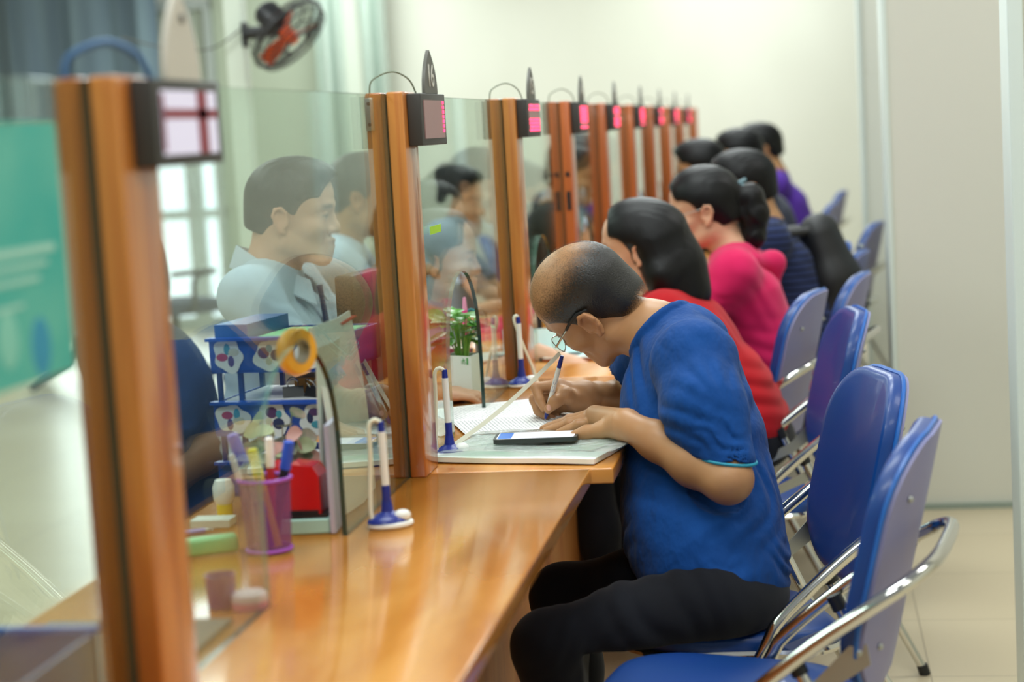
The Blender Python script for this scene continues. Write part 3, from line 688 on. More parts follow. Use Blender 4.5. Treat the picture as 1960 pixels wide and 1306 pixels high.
# --- leafy plant in the six-sided white pot
def leaf(mb, base, tipv, wid, droop=.15, nrm=Vector((0, 0, 1)), fold=.25):
    b, t = Vector(base), Vector(tipv); d = t - b; L = d.length; d.normalize(); s = d.cross(nrm).normalized(); u = s.cross(d); N = 8; vs = []
    for i in range(N + 1):
        a = i / N; w_ = wid * (math.sin(math.pi * min(1, a * .96 + .02)) ** .75) * (1 - .25 * a); p = b + d * L * a - u * droop * L * a * a + u * .0
        for k, q in ((-1, 0), (-.5, .6), (0, 1), (.5, .6), (1, 0)):
            vs.append(p + s * w_ * k - u * (fold * w_ * q) + u * .0)
    fs = [(i * 5 + k, i * 5 + k + 1, i * 5 + k + 6, i * 5 + k + 5) for i in range(N) for k in range(4)]
    k = len(vs); vs2 = [v - u * .0006 for v in vs]; fs2 = [tuple(reversed([q + k for q in f])) for f in fs]
    rim = [i * 5 for i in range(N + 1)] + [(N) * 5 + k_ for k_ in range(1, 5)] + [i * 5 + 4 for i in range(N - 1, -1, -1)] + [3, 2, 1]
    fr = [(rim[i], rim[(i + 1) % len(rim)], rim[(i + 1) % len(rim)] + k, rim[i] + k) for i in range(len(rim))]
    mb.add(vs + vs2, fs + fs2 + fr)
pp = atz(893, 768, .75); px_, py_ = -.80, 4.12
pl = empty('potted_plant', (px_, py_, ZC), .12, 'glossy green leafy plant in a white six-sided pot behind the arch', 'plant')
hx = [(.040 * math.cos(math.radians(a)), .040 * math.sin(math.radians(a))) for a in (-60, 0, 60, 120, 180, 240)]
pot = MB(); zt = .098
vs = [(x, y, .004) for x, y in hx] + [(x * 1.04, y * 1.04, zt + (.004 if i % 2 else 0)) for i, (x, y) in enumerate(hx)] + [(x * .96, y * .96, zt + (.004 if i % 2 else 0)) for i, (x, y) in enumerate(hx)] + [(x * .9, y * .9, .06) for x, y in hx]
fs = [[5, 4, 3, 2, 1, 0]] + [(r * 6 + i, r * 6 + (i + 1) % 6, (r + 1) * 6 + (i + 1) % 6, (r + 1) * 6 + i) for r in range(3) for i in range(6)] + [[18, 19, 20, 21, 22, 23]]
pot.add(vs, fs, True); po = pot.build('pot', mat('white_pot', 'dfe8e0', .3), pl, smooth=False)
MB().prism([(x * 1.25, y * 1.25) for x, y in hx], 0, .004).build('saucer', mat('clear_saucer', 'cfdde0', .1), pl, smooth=False)
RXZ = Matrix(((1, 0, 0, 0), (0, 0, -1, 0), (0, 1, 0, 0), (0, 0, 0, 1)))  # text in the x-z plane facing -y
gm = mat('green_print_mark', '4c9b52', .5); fy = -.0355
text_obj('printed_word', 'TO', .008, gm, po, Matrix.Translation((.004, fy - .0006, .083)) @ RXZ)
lg = MB().box((.0105, fy - .001, .079), (.0145, fy + .002, .095)); lg.build('printed_block', gm, po, smooth=False)
lf = MB(); leaf(lf, (.004, fy - .0008, .0875), (.004, fy - .0008, .0945), .0016, 0, Vector((0, -1, 0))); leaf(lf, (.004, fy - .0008, .0875), (.0085, fy - .0008, .0905), .0013, 0, Vector((0, -1, 0))); leaf(lf, (.004, fy - .0008, .0875), (-.001, fy - .0008, .0895), .0013, 0, Vector((0, -1, 0))); lf.build('printed_sprig', gm, po)
MB().prism([(x * .93, y * .93) for x, y in hx], .055, .082).build('soil', mat('potting_soil', '3a2f22', .9), pl, smooth=False)
lm = mat('glossy_leaf', '3f8a2a', .3, noise=('69ab3c', (30, 30, 30), 2), coat=.4); ly = mat('young_leaf', '8dbb4a', .35, noise=('5e9a34', (40, 40, 40), 2), coat=.3)
random.seed(11)
for k in range(30):
    a = k * 2.399 + .3; r = random.uniform(.022, .060); h = .120 + .010 * (k % 8) + random.uniform(0, .02); base = Vector((.010 * math.cos(a), .010 * math.sin(a), .08)); mid = Vector((r * .55 * math.cos(a), r * .55 * math.sin(a), h)); end = mid + Vector((math.cos(a) * r * .9, math.sin(a) * r * .9, .018 - .03 * random.random()))
    st = MB().tube([base, base.lerp(mid, .5) + Vector((0, 0, .008)), mid], .0014, 5); q = MB(); leaf(q, mid, end, random.uniform(.018, .026), .25, Vector((-.3 * math.cos(a), -.3 * math.sin(a) - .25, 1)).normalized())
    o = q.build('leaf', lm if k % 4 else ly, pl); st.build('stem', ly, o)
q = MB(); leaf(q, (-.030, -.01, .185), (-.080, -.02, .205), .028, .1, Vector((0, -.6, 1)).normalized()); q.build('leaf', ly, pl)
q = MB(); leaf(q, (-.04, -.01, .13), (-.080, -.03, .05), .024, .1, Vector((-.2, -1, .2)).normalized()); q.build('leaf', mat('yellowing_leaf', 'c6b04a', .4), pl)
# --- desk organiser with pink pen behind plant
og = empty('desk_organizer', (-.862, 4.275, ZC), 0, 'dark desk organizer with clear sleeve behind the potted plant', 'organizer')
MB().box((-.05, -.04, 0), (.05, .04, .09)).build('box', M['dark'], og, smooth=False); MB().box((-.045, -.042, .02), (.02, -.040, .16)).build('sleeve', mat('clear_sleeve', 'cfd8dc', .1, alpha=.4), og, smooth=False)
MB().box((.0, -.046, .0), (.06, -.041, .10)).build('front_tray', mat('rose_tray', 'b0506a', .4), og, smooth=False)
e = empty('highlighter', (-.812, 4.235, ZC + .02), 0, 'bright pink highlighter standing in the organizer behind the plant', 'pen')
MB().tube([(0, 0, 0), (.002, 0, .17)], .0065, 10).build('barrel', mat('hot_pink', 'f0469a', .3), e); MB().tube([(.002, 0, .17), (.0025, 0, .20)], [.006, .0035], 10).build('cap', mat('pale_pink_cap', 'f4a0c4', .3), e)
e = empty('ballpoint_pen', (-.855, 4.225, ZC + .02), 0, 'slim violet pen with clear tip left of the pink highlighter', 'pen')
MB().tube([(0, 0, 0), (-.002, 0, .165)], .0045, 10).build('barrel', mat('violet_barrel', '4a3f88', .3), e); MB().tube([(-.002, 0, .165), (-.003, 0, .205)], [.0042, .001], 10).build('tip', mat('clear_tip', 'c8ccd0', .15, alpha=.6), e)
e = empty('scissors', (-.785, 4.245, ZC + .0), 0, 'teal and black handled scissors standing in the dark organizer', 'scissors')
for s, c_ in ((-1, 'teal_grip'), (1, 'black_grip')):
    ring = [(s * .012 + .012 * math.cos(t * .524), 0, .17 + .020 * math.sin(t * .524)) for t in range(12)]
    MB().tube(ring, .0035, 8, closed=True).build('handle', mat(c_, '167f86' if s < 0 else '1c1d22', .4), e); MB().box((s * .003 - .004, -.001, .03), (s * .003 + .004, .001, .155)).build('blade', M['steel'], e, smooth=False)
# --- notes and sheets stuck on the panes
def stuck(name, Y0, Y1, z0, z1, m, lab, cat='notice', x=-.7285, slant=0):
    mb = MB().add([(x, Y0, z0), (x, Y1, z0 + slant), (x, Y1, z1 + slant), (x, Y0, z1), (x + .0006, Y0, z0), (x + .0006, Y1, z0 + slant), (x + .0006, Y1, z1 + slant), (x + .0006, Y0, z1)], [(3, 2, 1, 0), (4, 5, 6, 7), (0, 1, 5, 4), (1, 2, 6, 5), (2, 3, 7, 6), (3, 0, 4, 7)], True)
    return tag(mb.build(name, m, smooth=False), lab, cat)
stuck('sticky_note', 3.455, 3.56, 1.163, 1.178, mat('lime_note', 'a6d62a', .6), 'small lime green sticky note on the pane beside the bracketed post', 'note', x=-.7192)
pm = mat('teal_poster_print', '2fa79c', .6, noise=('5ab5a4', (3, 6, 9), 3)); po = stuck('poster', 1.30, 1.705, 1.145, 1.385, pm, 'teal printed poster stuck on the nearest glass pane, hung by dark hooks', 'poster', x=-.7192)
mm_ = MB()
for y0, y1, z0, z1 in ((1.40, 1.50, 1.29, 1.30), (1.52, 1.68, 1.262, 1.270), (1.50, 1.66, 1.25, 1.255), (1.48, 1.64, 1.237, 1.242), (1.42, 1.60, 1.215, 1.219)):
    MB().box((-.7184, y0, z0), (-.7181, y1, z1)).build('print_line', mat('pale_print', '9fd2c2', .6), po, smooth=False)
for k, (yy, zz) in enumerate(((1.56, 1.19), (1.63, 1.175), (1.50, 1.20))): MB().ball((-.7184, yy, zz), (.0003, .022, .028), 10).build('print_patch', mat('poster_patch%d' % k, ('7dc6b4', '2b8fb0', 'b8d8b0')[k], .6), po)
for k, Y in enumerate((1.600, 1.46)):
    tag(MB().tube([(-.7165, Y, 1.3855), (-.7165, Y, 1.60 + .02 * k), (-.716, Y, 1.75)], .0022, 8).build('hanging_cord', M['black']), ('dark cord hanging down to the teal poster, right one', 'dark cord hanging down to the teal poster, left one')[k], 'cord')
# --- leaning booklet and standee behind the arch
e = empty('booklet', (-.765, 2.90, ZC), 0, 'open white booklet with red top edge leaning up behind the pane', 'booklet')
N = 12
def curl(y0, y1, xo, zb, zt, m, name, bend):
    vs = []
    for s in (0, .0015):
        for j in range(N + 1):
            t = j / N; z = zb + (zt - zb) * t; xx = xo + bend * t * t
            for y in (y0, (y0 + y1) / 2, y1): vs.append((xx + s + .01 * math.sin((y - y0) / (y1 - y0) * 3.14), y - .05 * t * t, z))
    K = 3 * (N + 1); fs = []
    for j in range(N):
        for i in range(2): a = j * 3 + i; fs += [(a, a + 1, a + 4, a + 3), (K + a, K + a + 3, K + a + 4, K + a + 1)]
        for i, d in ((0, 1), (2, -1)): a = j * 3 + i; fs.append((a, a + 3, K + a + 3, K + a))
    fs += [(0, K, K + 1, 1), (1, K + 1, K + 2, 2), (N * 3, N * 3 + 1, K + N * 3 + 1, K + N * 3), (N * 3 + 1, N * 3 + 2, K + N * 3 + 2, K + N * 3 + 1)]
    return MB().add(vs, fs).build(name, m, e)
curl(-.09, .17, 0, 0, .315, M['paper'], 'page', -.012); curl(-.0905, .1705, -.0125, .300, .306, mat('red_edge', 'c8473c', .5), 'red_band', .0)
curl(-.10, .05, -.02, .0, .285, mat('pale_page', 'd5e2de', .6), 'cover', .02)
# --- blue letter trays with stickers
TRX, TRY, TRR = -.898, 3.107, math.radians(-8)
def trw(x, y): return (TRX + x * math.cos(TRR) - y * math.sin(TRR), TRY + x * math.sin(TRR) + y * math.cos(TRR))
tr = empty('letter_trays', (TRX, TRY, ZC), TRR, 'three-tier blue plastic letter trays with stickers behind the arch', 'tray')
tb = mat('tray_blue', '1646a0', .35)
for z in (0, .105, .215):
    t = MB().box((-.12, -.095, z), (.12, .095, z + .005)).box((-.12, -.095, z), (-.115, .095, z + .060)).box((.115, -.095, z), (.12, .095, z + .060)).box((-.12, .090, z), (.12, .095, z + .060)).box((-.12, -.097, z + .005), (.12, -.092, z + .057))
    o = t.build('tray', tb, tr, smooth=False)
    MB().box((-.12, -.112, z + .057), (.12, -.092, z + .062)).build('front_lip', tb, o, smooth=False)
tn = mat('tray_navy', '15306a', .4)
for x in (-.11, -.07, .11):
    for y in (-.085, .085): MB().box((x - .004, y - .004, .06), (x + .004, y + .004, .217)).build('pillar', tn, tr, smooth=False)
MB().box((-.112, -.088, .272), (-.05, .085, .298)).build('inner_box', mat('tray_inner', '34639e', .35), tr, smooth=False)
st = [mat('sticker_white', 'cdd8dc', .4), mat('sticker_navy', '1d2c58', .4), mat('sticker_teal', '3a8fa6', .4), mat('sticker_red', 'a8343c', .4), mat('sticker_plum', '4a2f62', .4), mat('sticker_cream', 'b8bfa8', .4)]
random.seed(4)
for zz in (.105, .215):
    for k in range(3):
        cx_, cz_ = -.084 + .078 * k, zz + .031; ol = []
        for q in range(36):
            a = q / 36 * 6.283; r = .028 * (1 + .13 * math.sin(a * 2 + k * 2 + zz * 20) + .09 * math.sin(a * 5 + zz * 9 + k)); ol.append((cx_ + r * 1.05 * math.cos(a), cz_ + r * .95 * math.sin(a)))
        s_ = MB().prism(ol, -.0992, -.0975, 'y').build('sticker', st[0], tr, smooth=False)
        for w in range(4):
            a = w * 1.7 + k * 1.1 + zz * 8; MB().ball((cx_ + .012 * math.cos(a), -.0993, cz_ + .011 * math.sin(a)), (.006 + .005 * ((w + k) % 2), .0006 + .0001 * w, .010 - .003 * (w % 2)), 8).build('sticker_print', st[1 + (w + 2 * k + (zz > 0)) % 5], s_)
def intray(name, x0, x1, y0, y1, z0, z1, m, lab, cat):
    c_ = trw((x0 + x1) / 2, (y0 + y1) / 2); o = MB().box((-(x1 - x0) / 2, -(y1 - y0) / 2, 0), ((x1 - x0) / 2, (y1 - y0) / 2, z1 - z0)).build(name, m, smooth=False); o.location = (c_[0], c_[1], z0); o.rotation_euler = (0, 0, TRR); return tag(o, lab, cat)
intray('paper_pad', -.045, .105, -.085, .08, .9720, 1.024, mat('mint_paper', '7fd09c', .6), 'mint green paper pad in the top blue letter tray', 'paper')
intray('paper_stack', -.105, .105, -.085, .085, .7565, .800, M['paper'], 'white papers lying in the lowest blue letter tray', 'paper')
intray('document_folder', -.11, .11, -.088, .088, .8615, .900, mat('grey_folder', '8f9da4', .4), 'grey folder bundle lying in the middle blue letter tray', 'folder')
intray('paper_stack', -.10, .105, -.085, .085, .9005, .918, M['paper'], 'white paper stack topmost in the middle blue tray, clips on it', 'paper')
for k in range(2):
    q_ = trw(.015 + .040 * k, -.06); c = empty('binder_clip', (q_[0], q_[1], .9182), .3 - .9 * k, ('black binder clip with silver wires, left one on the papers', 'black binder clip with silver wires, right one on the papers')[k], 'clip', 'binder clips between the trays')
    MB().prism([(-.010, 0), (.010, 0), (.002, .018), (-.002, .018)], -.018, .018, 'x').build('body', M['black'], c, smooth=False)
    for s in (-1, 1): MB().tube(bez([(-.008, s * .002, .015), (-.009, s * .010, .026), (0, s * .016, .032), (.009, s * .010, .026), (.008, s * .002, .015)], 4), .0010, 6).build('wire', M['chrome'], c)
intray('kraft_envelope', .0, .10, -.02, .07, .9185, .945, mat('kraft', 'c98f45', .6), 'orange brown envelope behind the binder clips', 'envelope')
# roll of tape hanging on the arch edge
tp = at(583, 672, 2.55)
e = empty('tape_roll', (tp[0] - .012, tp[1], tp[2]), 0, 'yellow roll of tape hung on the top of the glass arch', 'tape')
R_ = Matrix.Rotation(math.radians(62), 4, 'Z') @ Matrix.Rotation(math.radians(90), 4, 'X')
MB().lathe([(.018, -.010), (.032, -.010), (.034, -.006), (.034, .006), (.032, .010), (.018, .010), (.018, -.010)], 28, R_).build('tape', mat('yellow_tape', 'e0a01c', .4), e)
MB().lathe([(.015, -.010), (.018, -.0105), (.018, .0105), (.015, .010), (.015, -.010)], 24, R_).build('core', mat('tape_core', '8d8468', .6), e)
# --- purple mesh cup and what it holds
CU = Vector((-.815, 2.600, ZC)); e = empty('pen_cup', CU, 0, 'purple wire mesh pen cup full of pens and markers', 'pen holder')
mp = mat('purple_wire', '9a4fb8', .35)
MB().tube([(.039 * math.cos(a * .2618), .039 * math.sin(a * .2618), .110) for a in range(24)], .0032, 8, closed=True).build('rim', mp, e)
MB().tube([(.033 * math.cos(a * .2618), .033 * math.sin(a * .2618), .004) for a in range(24)], .0032, 8, closed=True).build('foot_ring', mp, e)
mesh_m = mat('purple_mesh', '93528f', .45, alpha=.40); MB().lathe([(.0, .004), (.033, .004), (.0345, .03), (.039, .110), (.0382, .110), (.0335, .03), (.032, .006), (0, .006)], 32).build('mesh_wall', mesh_m, e)
def marker(x, y, tilt, tdir, L, r, cols, lab, name='marker', cut=.72, z=.010):
    a = math.radians(tdir); d = Vector((math.sin(tilt) * math.cos(a), math.sin(tilt) * math.sin(a), math.cos(tilt)))
    o = empty(name, CU + Vector((x, y, z)), 0, lab, 'pen'); 
    MB().tube([d * 0, d * L * cut], r, 12).build('barrel', mat(name + '_barrel_' + cols[0], cols[0], .35), o)
    MB().tube([d * L * cut, d * (L * .985), d * L], [r * 1.15, r * 1.1, r * .7], 12).build('cap', mat(name + '_cap_' + cols[1], cols[1], .35), o)
marker(.016, -.012, .19, 180, .150, .0075, ('e0b81e', 'f2df3a'), 'yellow highlighter leaning left in the purple cup')
marker(.004, .012, .30, 185, .175, .0085, ('b8bcc0', '7a74d8'), 'grey marker with lilac tip at the left in the cup')
marker(-.006, -.008, .28, 180, .145, .0045, ('c8c4c4', 'e0d8d8'), 'thin pale pen leaning farthest left in the cup', 'ballpoint_pen')
marker(.004, .010, .03, 0, .160, .0060, ('c0303a', 'f0ece8'), 'red pen with white cap upright in the cup', 'ballpoint_pen')
marker(.002, .018, .22, 10, .155, .0075, ('1e222c', '2552c8'), 'black marker with bright blue cap leaning right in the cup')
marker(.006, -.016, .16, 178, .070, .0090, ('5a2fa8', '5a2fa8'), 'short purple marker seen through the mesh of the cup')
# --- mint base box with red stamp blocks
bx = Vector((-.795, 2.735, ZC))
e = empty('stamp_box', bx, math.radians(6), 'pale mint stamp tray at the foot of the arch edge', 'stamp tray')
MB().box((-.052, -.03, 0), (.042, .05, .024), bev=.003).build('base', mat('mint_plastic', '9fc9bd', .35), e, smooth=False); MB().box((-.048, -.026, .024), (.038, .046, .030)).build('ink_pad', M['black'], e, smooth=False)
MB().box((.043, -.034, 0), (.052, .055, .17), bev=.002).build('side_wall', mat('lilac_grey', 'b5b4c6', .4), e, smooth=False)
red = mat('red_gloss', 'c41c16', .22, coat=.6)
for k, (x, w_, lab) in enumerate(((-.038, .018, 'narrow red self-inking stamp, left of the two'), (.004, .030, 'broad glossy red stamp block, right of the two'))):
    s_ = empty('rubber_stamp', bx + Vector((x, 0, .0305)), 0, lab, 'stamp', 'red stamps in the mint tray')
    MB().prism([(-w_ * .9, 0), (w_ * .9, 0), (w_ * .9, .058), (w_ * .6, .074), (-w_ * .6, .078), (-w_ * .9, .064)], -.022, .03, 'y').build('body', red, s_, smooth=False)
    MB().box((-w_ * .8, -.024, -.0), (w_ * .8, .03, .006)).build('foot', M['black'], s_, smooth=False)
# --- small dull-leaved plant behind the cup
sp = empty('small_plant', (-.868, 2.86, ZC), 0, 'small pot plant with dull pinkish green leaves behind the pen cup', 'plant')
MB().lathe([(0, 0), (.026, 0), (.034, .055), (.031, .055), (.028, .045), (0, .045)], 20).build('pot', M['dark'], sp)
dl = [mat('dull_leaf', '56664a', .5, noise=('8f7c6c', (40, 40, 40), 2)), mat('cream_leaf', '9da27a', .5, noise=('8f9a74', (40, 40, 40), 2)), mat('pink_leaf', 'b07f74', .5)]
random.seed(7)
for k in range(30):
    a = k * 2.4; r = random.uniform(.02, .075); h = random.uniform(.085, .160); b0 = Vector((r * .6 * math.cos(a), r * .6 * math.sin(a), h)); q = MB(); leaf(q, b0, b0 + Vector((.032 * math.cos(a), .032 * math.sin(a), random.uniform(-.012, .010))), .017, .2, Vector((.2 * math.cos(a), -.85, .55)).normalized())
    o = q.build('leaf', dl[k % 3], sp); MB().tube([(0, 0, .04), b0 * .6 + Vector((0, 0, .012)), b0], .0012, 5).build('stem', dl[0], o)
# --- small things at the left of the cup
def pz(x, y, z=.75): return V(atz(x, y, z))
p = pz(440, 1000); e = empty('glue_bottle', (p.x - .02, p.y + .04, ZC), 0, 'small white bottle with yellow base left of the purple cup', 'bottle')
MB().lathe([(0, 0), (.013, 0), (.013, .022), (0, .022)], 18).build('base', mat('yellow_base', 'e2cf3a', .4), e); MB().lathe([(0, .022), (.012, .022), (.017, .030), (.018, .05), (.013, .062), (0, .064)], 18).build('cap', M['white'], e)
p = pz(405, 1060); e = empty('eraser_case', (p.x, p.y, ZC), math.radians(28), 'mint green plastic case lying left of the purple cup', 'case')
MB().box((-.040, -.014, 0), (.040, .014, .026), bev=.006).build('body', mat('mint_case', '7ccb8e', .4), e); MB().box((-.062, -.006, .004), (-.0405, .006, .018), bev=.002).build('tab', mat('mint_tab', '8fae84', .4), e)
p = pz(375, 1035); e = empty('ballpoint_pen', (p.x - .05, p.y + .02, ZC + .005), 0, 'lilac pen lying flat left of the mint case', 'pen')
MB().tube([(-.03, -.02, 0), (.05, .025, 0)], .0045, 10).build('barrel', mat('lilac_barrel', '8f86c4', .4), e)
MB().tube([(.05, .025, 0), (.062, .032, 0)], [.004, .001], 10).build('tip', M['steel'], e)
p = pz(428, 1015); tag(MB().box((-.03, -.02, 0), (.035, .02, .012)).build('tissue_pack', mat('pale_tissue', 'c4d0c8', .6), smooth=False), 'small pale tissue packet between bottle and mint case', 'packet').location = (p.x - .03, p.y + .035, ZC)
p = pz(384, 1178); e = empty('plastic_cup', (-.785, 2.28, ZC), 0, 'small translucent purple cup on the grey mat by the nearest post', 'cup')
MB().lathe([(0, 0), (.018, 0), (.0205, .044), (.019, .044), (.017, .002), (0, .002)], 24).build('body', mat('purple_cup', '83538a', .3), e)
e = empty('compact_box', (-.745, 2.275, ZC), 0, 'flat round pink and white tub beside the small purple cup', 'tub')
MB().lathe([(0, 0), (.024, 0), (.0245, .010), (0, .010)], 28).build('base', mat('pink_tub', 'd9839a', .4), e); MB().lathe([(.0245, .010), (.0235, .018), (.020, .021), (0, .021)], 28).build('lid', mat('pale_pink_lid', 'dcc3c6', .4), e)
p = pz(330, 1085); e = empty('bottle_cap', (-.865, 2.36, ZC), 0, 'tiny white bottle standing close to the nearest post', 'bottle')
MB().lathe([(0, 0), (.008, 0), (.010, .02), (.009, .034), (.004, .036), (0, .036)], 16).build('body', M['white'], e)
tag(MB().prism([(-.99, 1.92), (-.745, 1.92), (-.745, 2.20), (-.99, 2.20)], ZC, ZC + .006).build('desk_mat', mat('grey_mat', '7e7465', .7), smooth=False), 'grey brown mat lying on the counter by the nearest post', 'mat')
# --- left of the nearest post
e = empty('storage_bin', (-.86, 1.80, ZC), 0, 'open blue plastic bin on the counter left of the nearest post', 'bin')
bb = mat('bin_blue', '21407e', .4); b_ = MB()
b_.box((-.06, -.14, 0), (.075, .06, .004)).box((-.06, -.14, 0), (-.055, .06, .085)).box((.070, -.14, 0), (.075, .06, .085)).box((-.06, .055, 0), (.075, .06, .085)).box((-.06, -.14, 0), (.075, -.135, .085)); b_.build('body', bb, e, smooth=False)
MB().box((-.064, .054, .085), (.079, .064, .091)).build('rim', mat('bin_rim', '2a62b8', .4), e, smooth=False)
e = empty('spray_bottle', (-.905, 1.68, ZC + .0045), 0, 'white bottle with bright pink top at the left edge of the photo', 'bottle')
MB().lathe([(0, 0), (.022, 0), (.022, .10), (.014, .125), (.010, .13), (0, .13)], 20).build('body', mat('cloudy_white', 'b9c6cf', .35), e); MB().box((-.012, -.012, .128), (.028, .012, .165), bev=.004).build('trigger_head', mat('magenta', 'd1306e', .4), e)
# --- on the counter farther along
p = pz(1080, 690); e = empty('tablet', (-.575, 4.78, ZC), math.radians(-4), 'white framed tablet in a brown case beyond the writing man', 'tablet')
MB().prism(rrect(.25, .18, .012), 0, .008).build('case', mat('brown_case', '8e4a26', .5), e, smooth=False); MB().prism(rrect(.244, .174, .010), .008, .012).build('body', M['white'], e, smooth=False)
MB().prism(rrect(.21, .145, .004), .012, .0126).build('screen', mat('tablet_screen', 'bfe0dc', .1, emit=('bfe0dc', .35)), e, smooth=False)
MB().box((-.07, -.055, .0126), (-.03, .01, .013)).build('dark_panel', M['black'], e, smooth=False)
sheet('loose_sheet', (-.645, 5.10), (.15, .21), .4, .7512, M['paper'], 'white sheet lying beyond the tablet, next to the third post', wav=.001, seed=9)
e = empty('tablet_stand', (-.66, 4.78, ZC), math.radians(12), 'pale screened tablet propped low beside the third post, behind the bent head', 'tablet')
MB().prism(rrect(.13, .12, .01), 0, .010).build('base', M['dark'], e, smooth=False)
MB().box((-.06, .05, .008), (.06, .055, .075)).build('lit_screen', mat('laptop_lit', 'c4e4e0', .2, emit=('c8e6e4', .35)), e, smooth=False)
# --- monitors on the clerk side
def monitor(x, Y, rz, zc, w_, h_, lab, col='3a362c'):
    e = empty('computer_monitor', (x, Y, ZC), rz, lab, 'monitor', 'clerk monitors')
    m = mat('monitor_back', col, .45) if 'monitor_back' not in bpy.data.materials else bpy.data.materials['monitor_back']
    MB().box((-w_ / 2, -.02, zc - h_ / 2 - .75), (w_ / 2, .018, zc + h_ / 2 - .75), bev=.006).build('housing', m, e)
    MB().box((-w_ / 2 + .012, .018, zc - h_ / 2 - .74), (w_ / 2 - .012, .020, zc + h_ / 2 - .76)).build('screen', M['black'], e, smooth=False)
    MB().box((-.03, -.03, .01), (.03, -.005, zc - .75)).build('stand', m, e, smooth=False); MB().prism(rrect(.22, .16, .03), 0, .012).build('foot', m, e, smooth=False)
monitor(-.895, 3.75, math.radians(83), .955, .42, .26, 'dark rear of the monitor between the seated clerk and the bracketed post')
monitor(-.90, 6.0, math.radians(80), .985, .42, .26, 'dark monitor seen between third and fifth posts', )
monitor(-.90, 8.1, math.radians(80), .99, .42, .26, 'far dark monitor between sixth and seventh posts')
# --- framed notices (mirror-like black arches) beyond
for k, (x_, y_, l_) in enumerate(((-.80, 5.05, 'dark arched notice holder beside the third post'), (-.80, 6.05, 'dark pointed notice holder before the fifth post'))):
    e = empty('notice_holder', (x_, y_, ZC), 0, l_, 'notice holder', 'arched notice holders')
    prof = [(.05 * (1 - (t / 14) ** 2.4), .10 + .17 * t / 14) for t in range(15)]; poly = [(.05, 0)] + prof + [(-a, b) for a, b in prof[-2::-1]] + [(-.05, 0)]
    MB().prism(poly, -.004, .004, 'y').build('plate', M['black'], e, smooth=False); MB().box((-.06, -.03, 0), (.06, .03, .008)).build('foot', M['steel'], e, smooth=False)
# --- wall fan
fp = at(448, 66, 8.0); e = empty('wall_fan', (-2.455, 8.0, float(fp[2])), 0, 'black wall fan with orange blades on the white column', 'fan')
hub = V(at(552, 66, 7.85)) - Vector(e.location)
ms = hub + V((-.13, .05, .16))
MB().box((0, -.03, -.06), (.02, .03, .05), bev=.004).build('wall_plate', M['black'], e); MB().tube([(.01, 0, 0), (.16, 0, .005), (.18, 0, .0)], [.03, .026, .02], 10).build('arm', M['black'], e)
fd = Vector((.68, -.19, -.70)).normalized(); q = fd.to_track_quat('Z', 'Y').to_matrix().to_4x4(); Tm = Matrix.Translation(hub) @ q
mo = MB().tube([hub - fd * .17, hub - fd * .15, hub - fd * .05, hub - fd * .03], [.045, .06, .06, .04], 14).build('motor', M['black'], e)
MB().tube([Vector((.17, 0, .0)), hub - fd * .12], [.022, .03], 10).build('neck', M['black'], e)
cg = MB(); CR = .185
def ring(r, z, tr=.003, n=32): cg.tube([Tm @ Vector((r * math.cos(6.2832 * k / n), r * math.sin(6.2832 * k / n), z)) for k in range(n)], tr, 6, closed=True)
ring(CR, .0, .009); ring(CR * .96, .035); ring(CR * .96, -.035); ring(.06, .055, .004); ring(.13, .05); ring(.13, -.05)
for k in range(36):
    a = 6.2832 * k / 36; c_, s_ = math.cos(a), math.sin(a)
    cg.tube([Tm @ Vector((r * c_, r * s_, z)) for r, z in ((.05, .055), (.13, .05), (CR * .96, .03), (CR, 0), (CR * .96, -.03), (.13, -.05), (.05, -.055))], .0019, 4)
cg.build('cage', M['black'], e)
om = mat('orange_blade', 'd9531f', .4); bd = MB()
hb = MB().lathe([(0, -.03), (.03, -.03), (.03, .03), (.02, .045), (0, .047)], 16, Tm); ho = hb.build('hub', om, e)
for k in range(3):
    a0 = k * 2.094 + .3; vs = []
    for i in range(7):
        r = .03 + .13 * i / 6
        for j in range(5): a = a0 + (j / 4 - .5) * (.45 + .2 * math.sin(i / 6 * 3)); vs.append(Tm @ Vector((r * math.cos(a), r * math.sin(a), .018 * (j / 2 - 1))))
    vs += [v + fd * .002 for v in vs]; fs = [(i * 5 + j, i * 5 + j + 1, i * 5 + j + 6, i * 5 + j + 5) for i in range(6) for j in range(4)]; fs += [tuple(35 + q_ for q_ in reversed(f_)) for f_ in fs]
    MB().add(vs, fs).build('blade', om, e)
cbl = MB().tube(bez([(-2.455, 7.98, fp[2] + .02), (-2.60, 7.95, fp[2] - .06), (-2.8, 7.9, fp[2] - .04), (-3.0, 7.95, fp[2] + .02)], 6), .004, 6)
cbl.build('power_cord', M['grey']); tag(bpy.data.objects['power_cord'], 'grey cord sagging left from the black wall fan', 'cord')
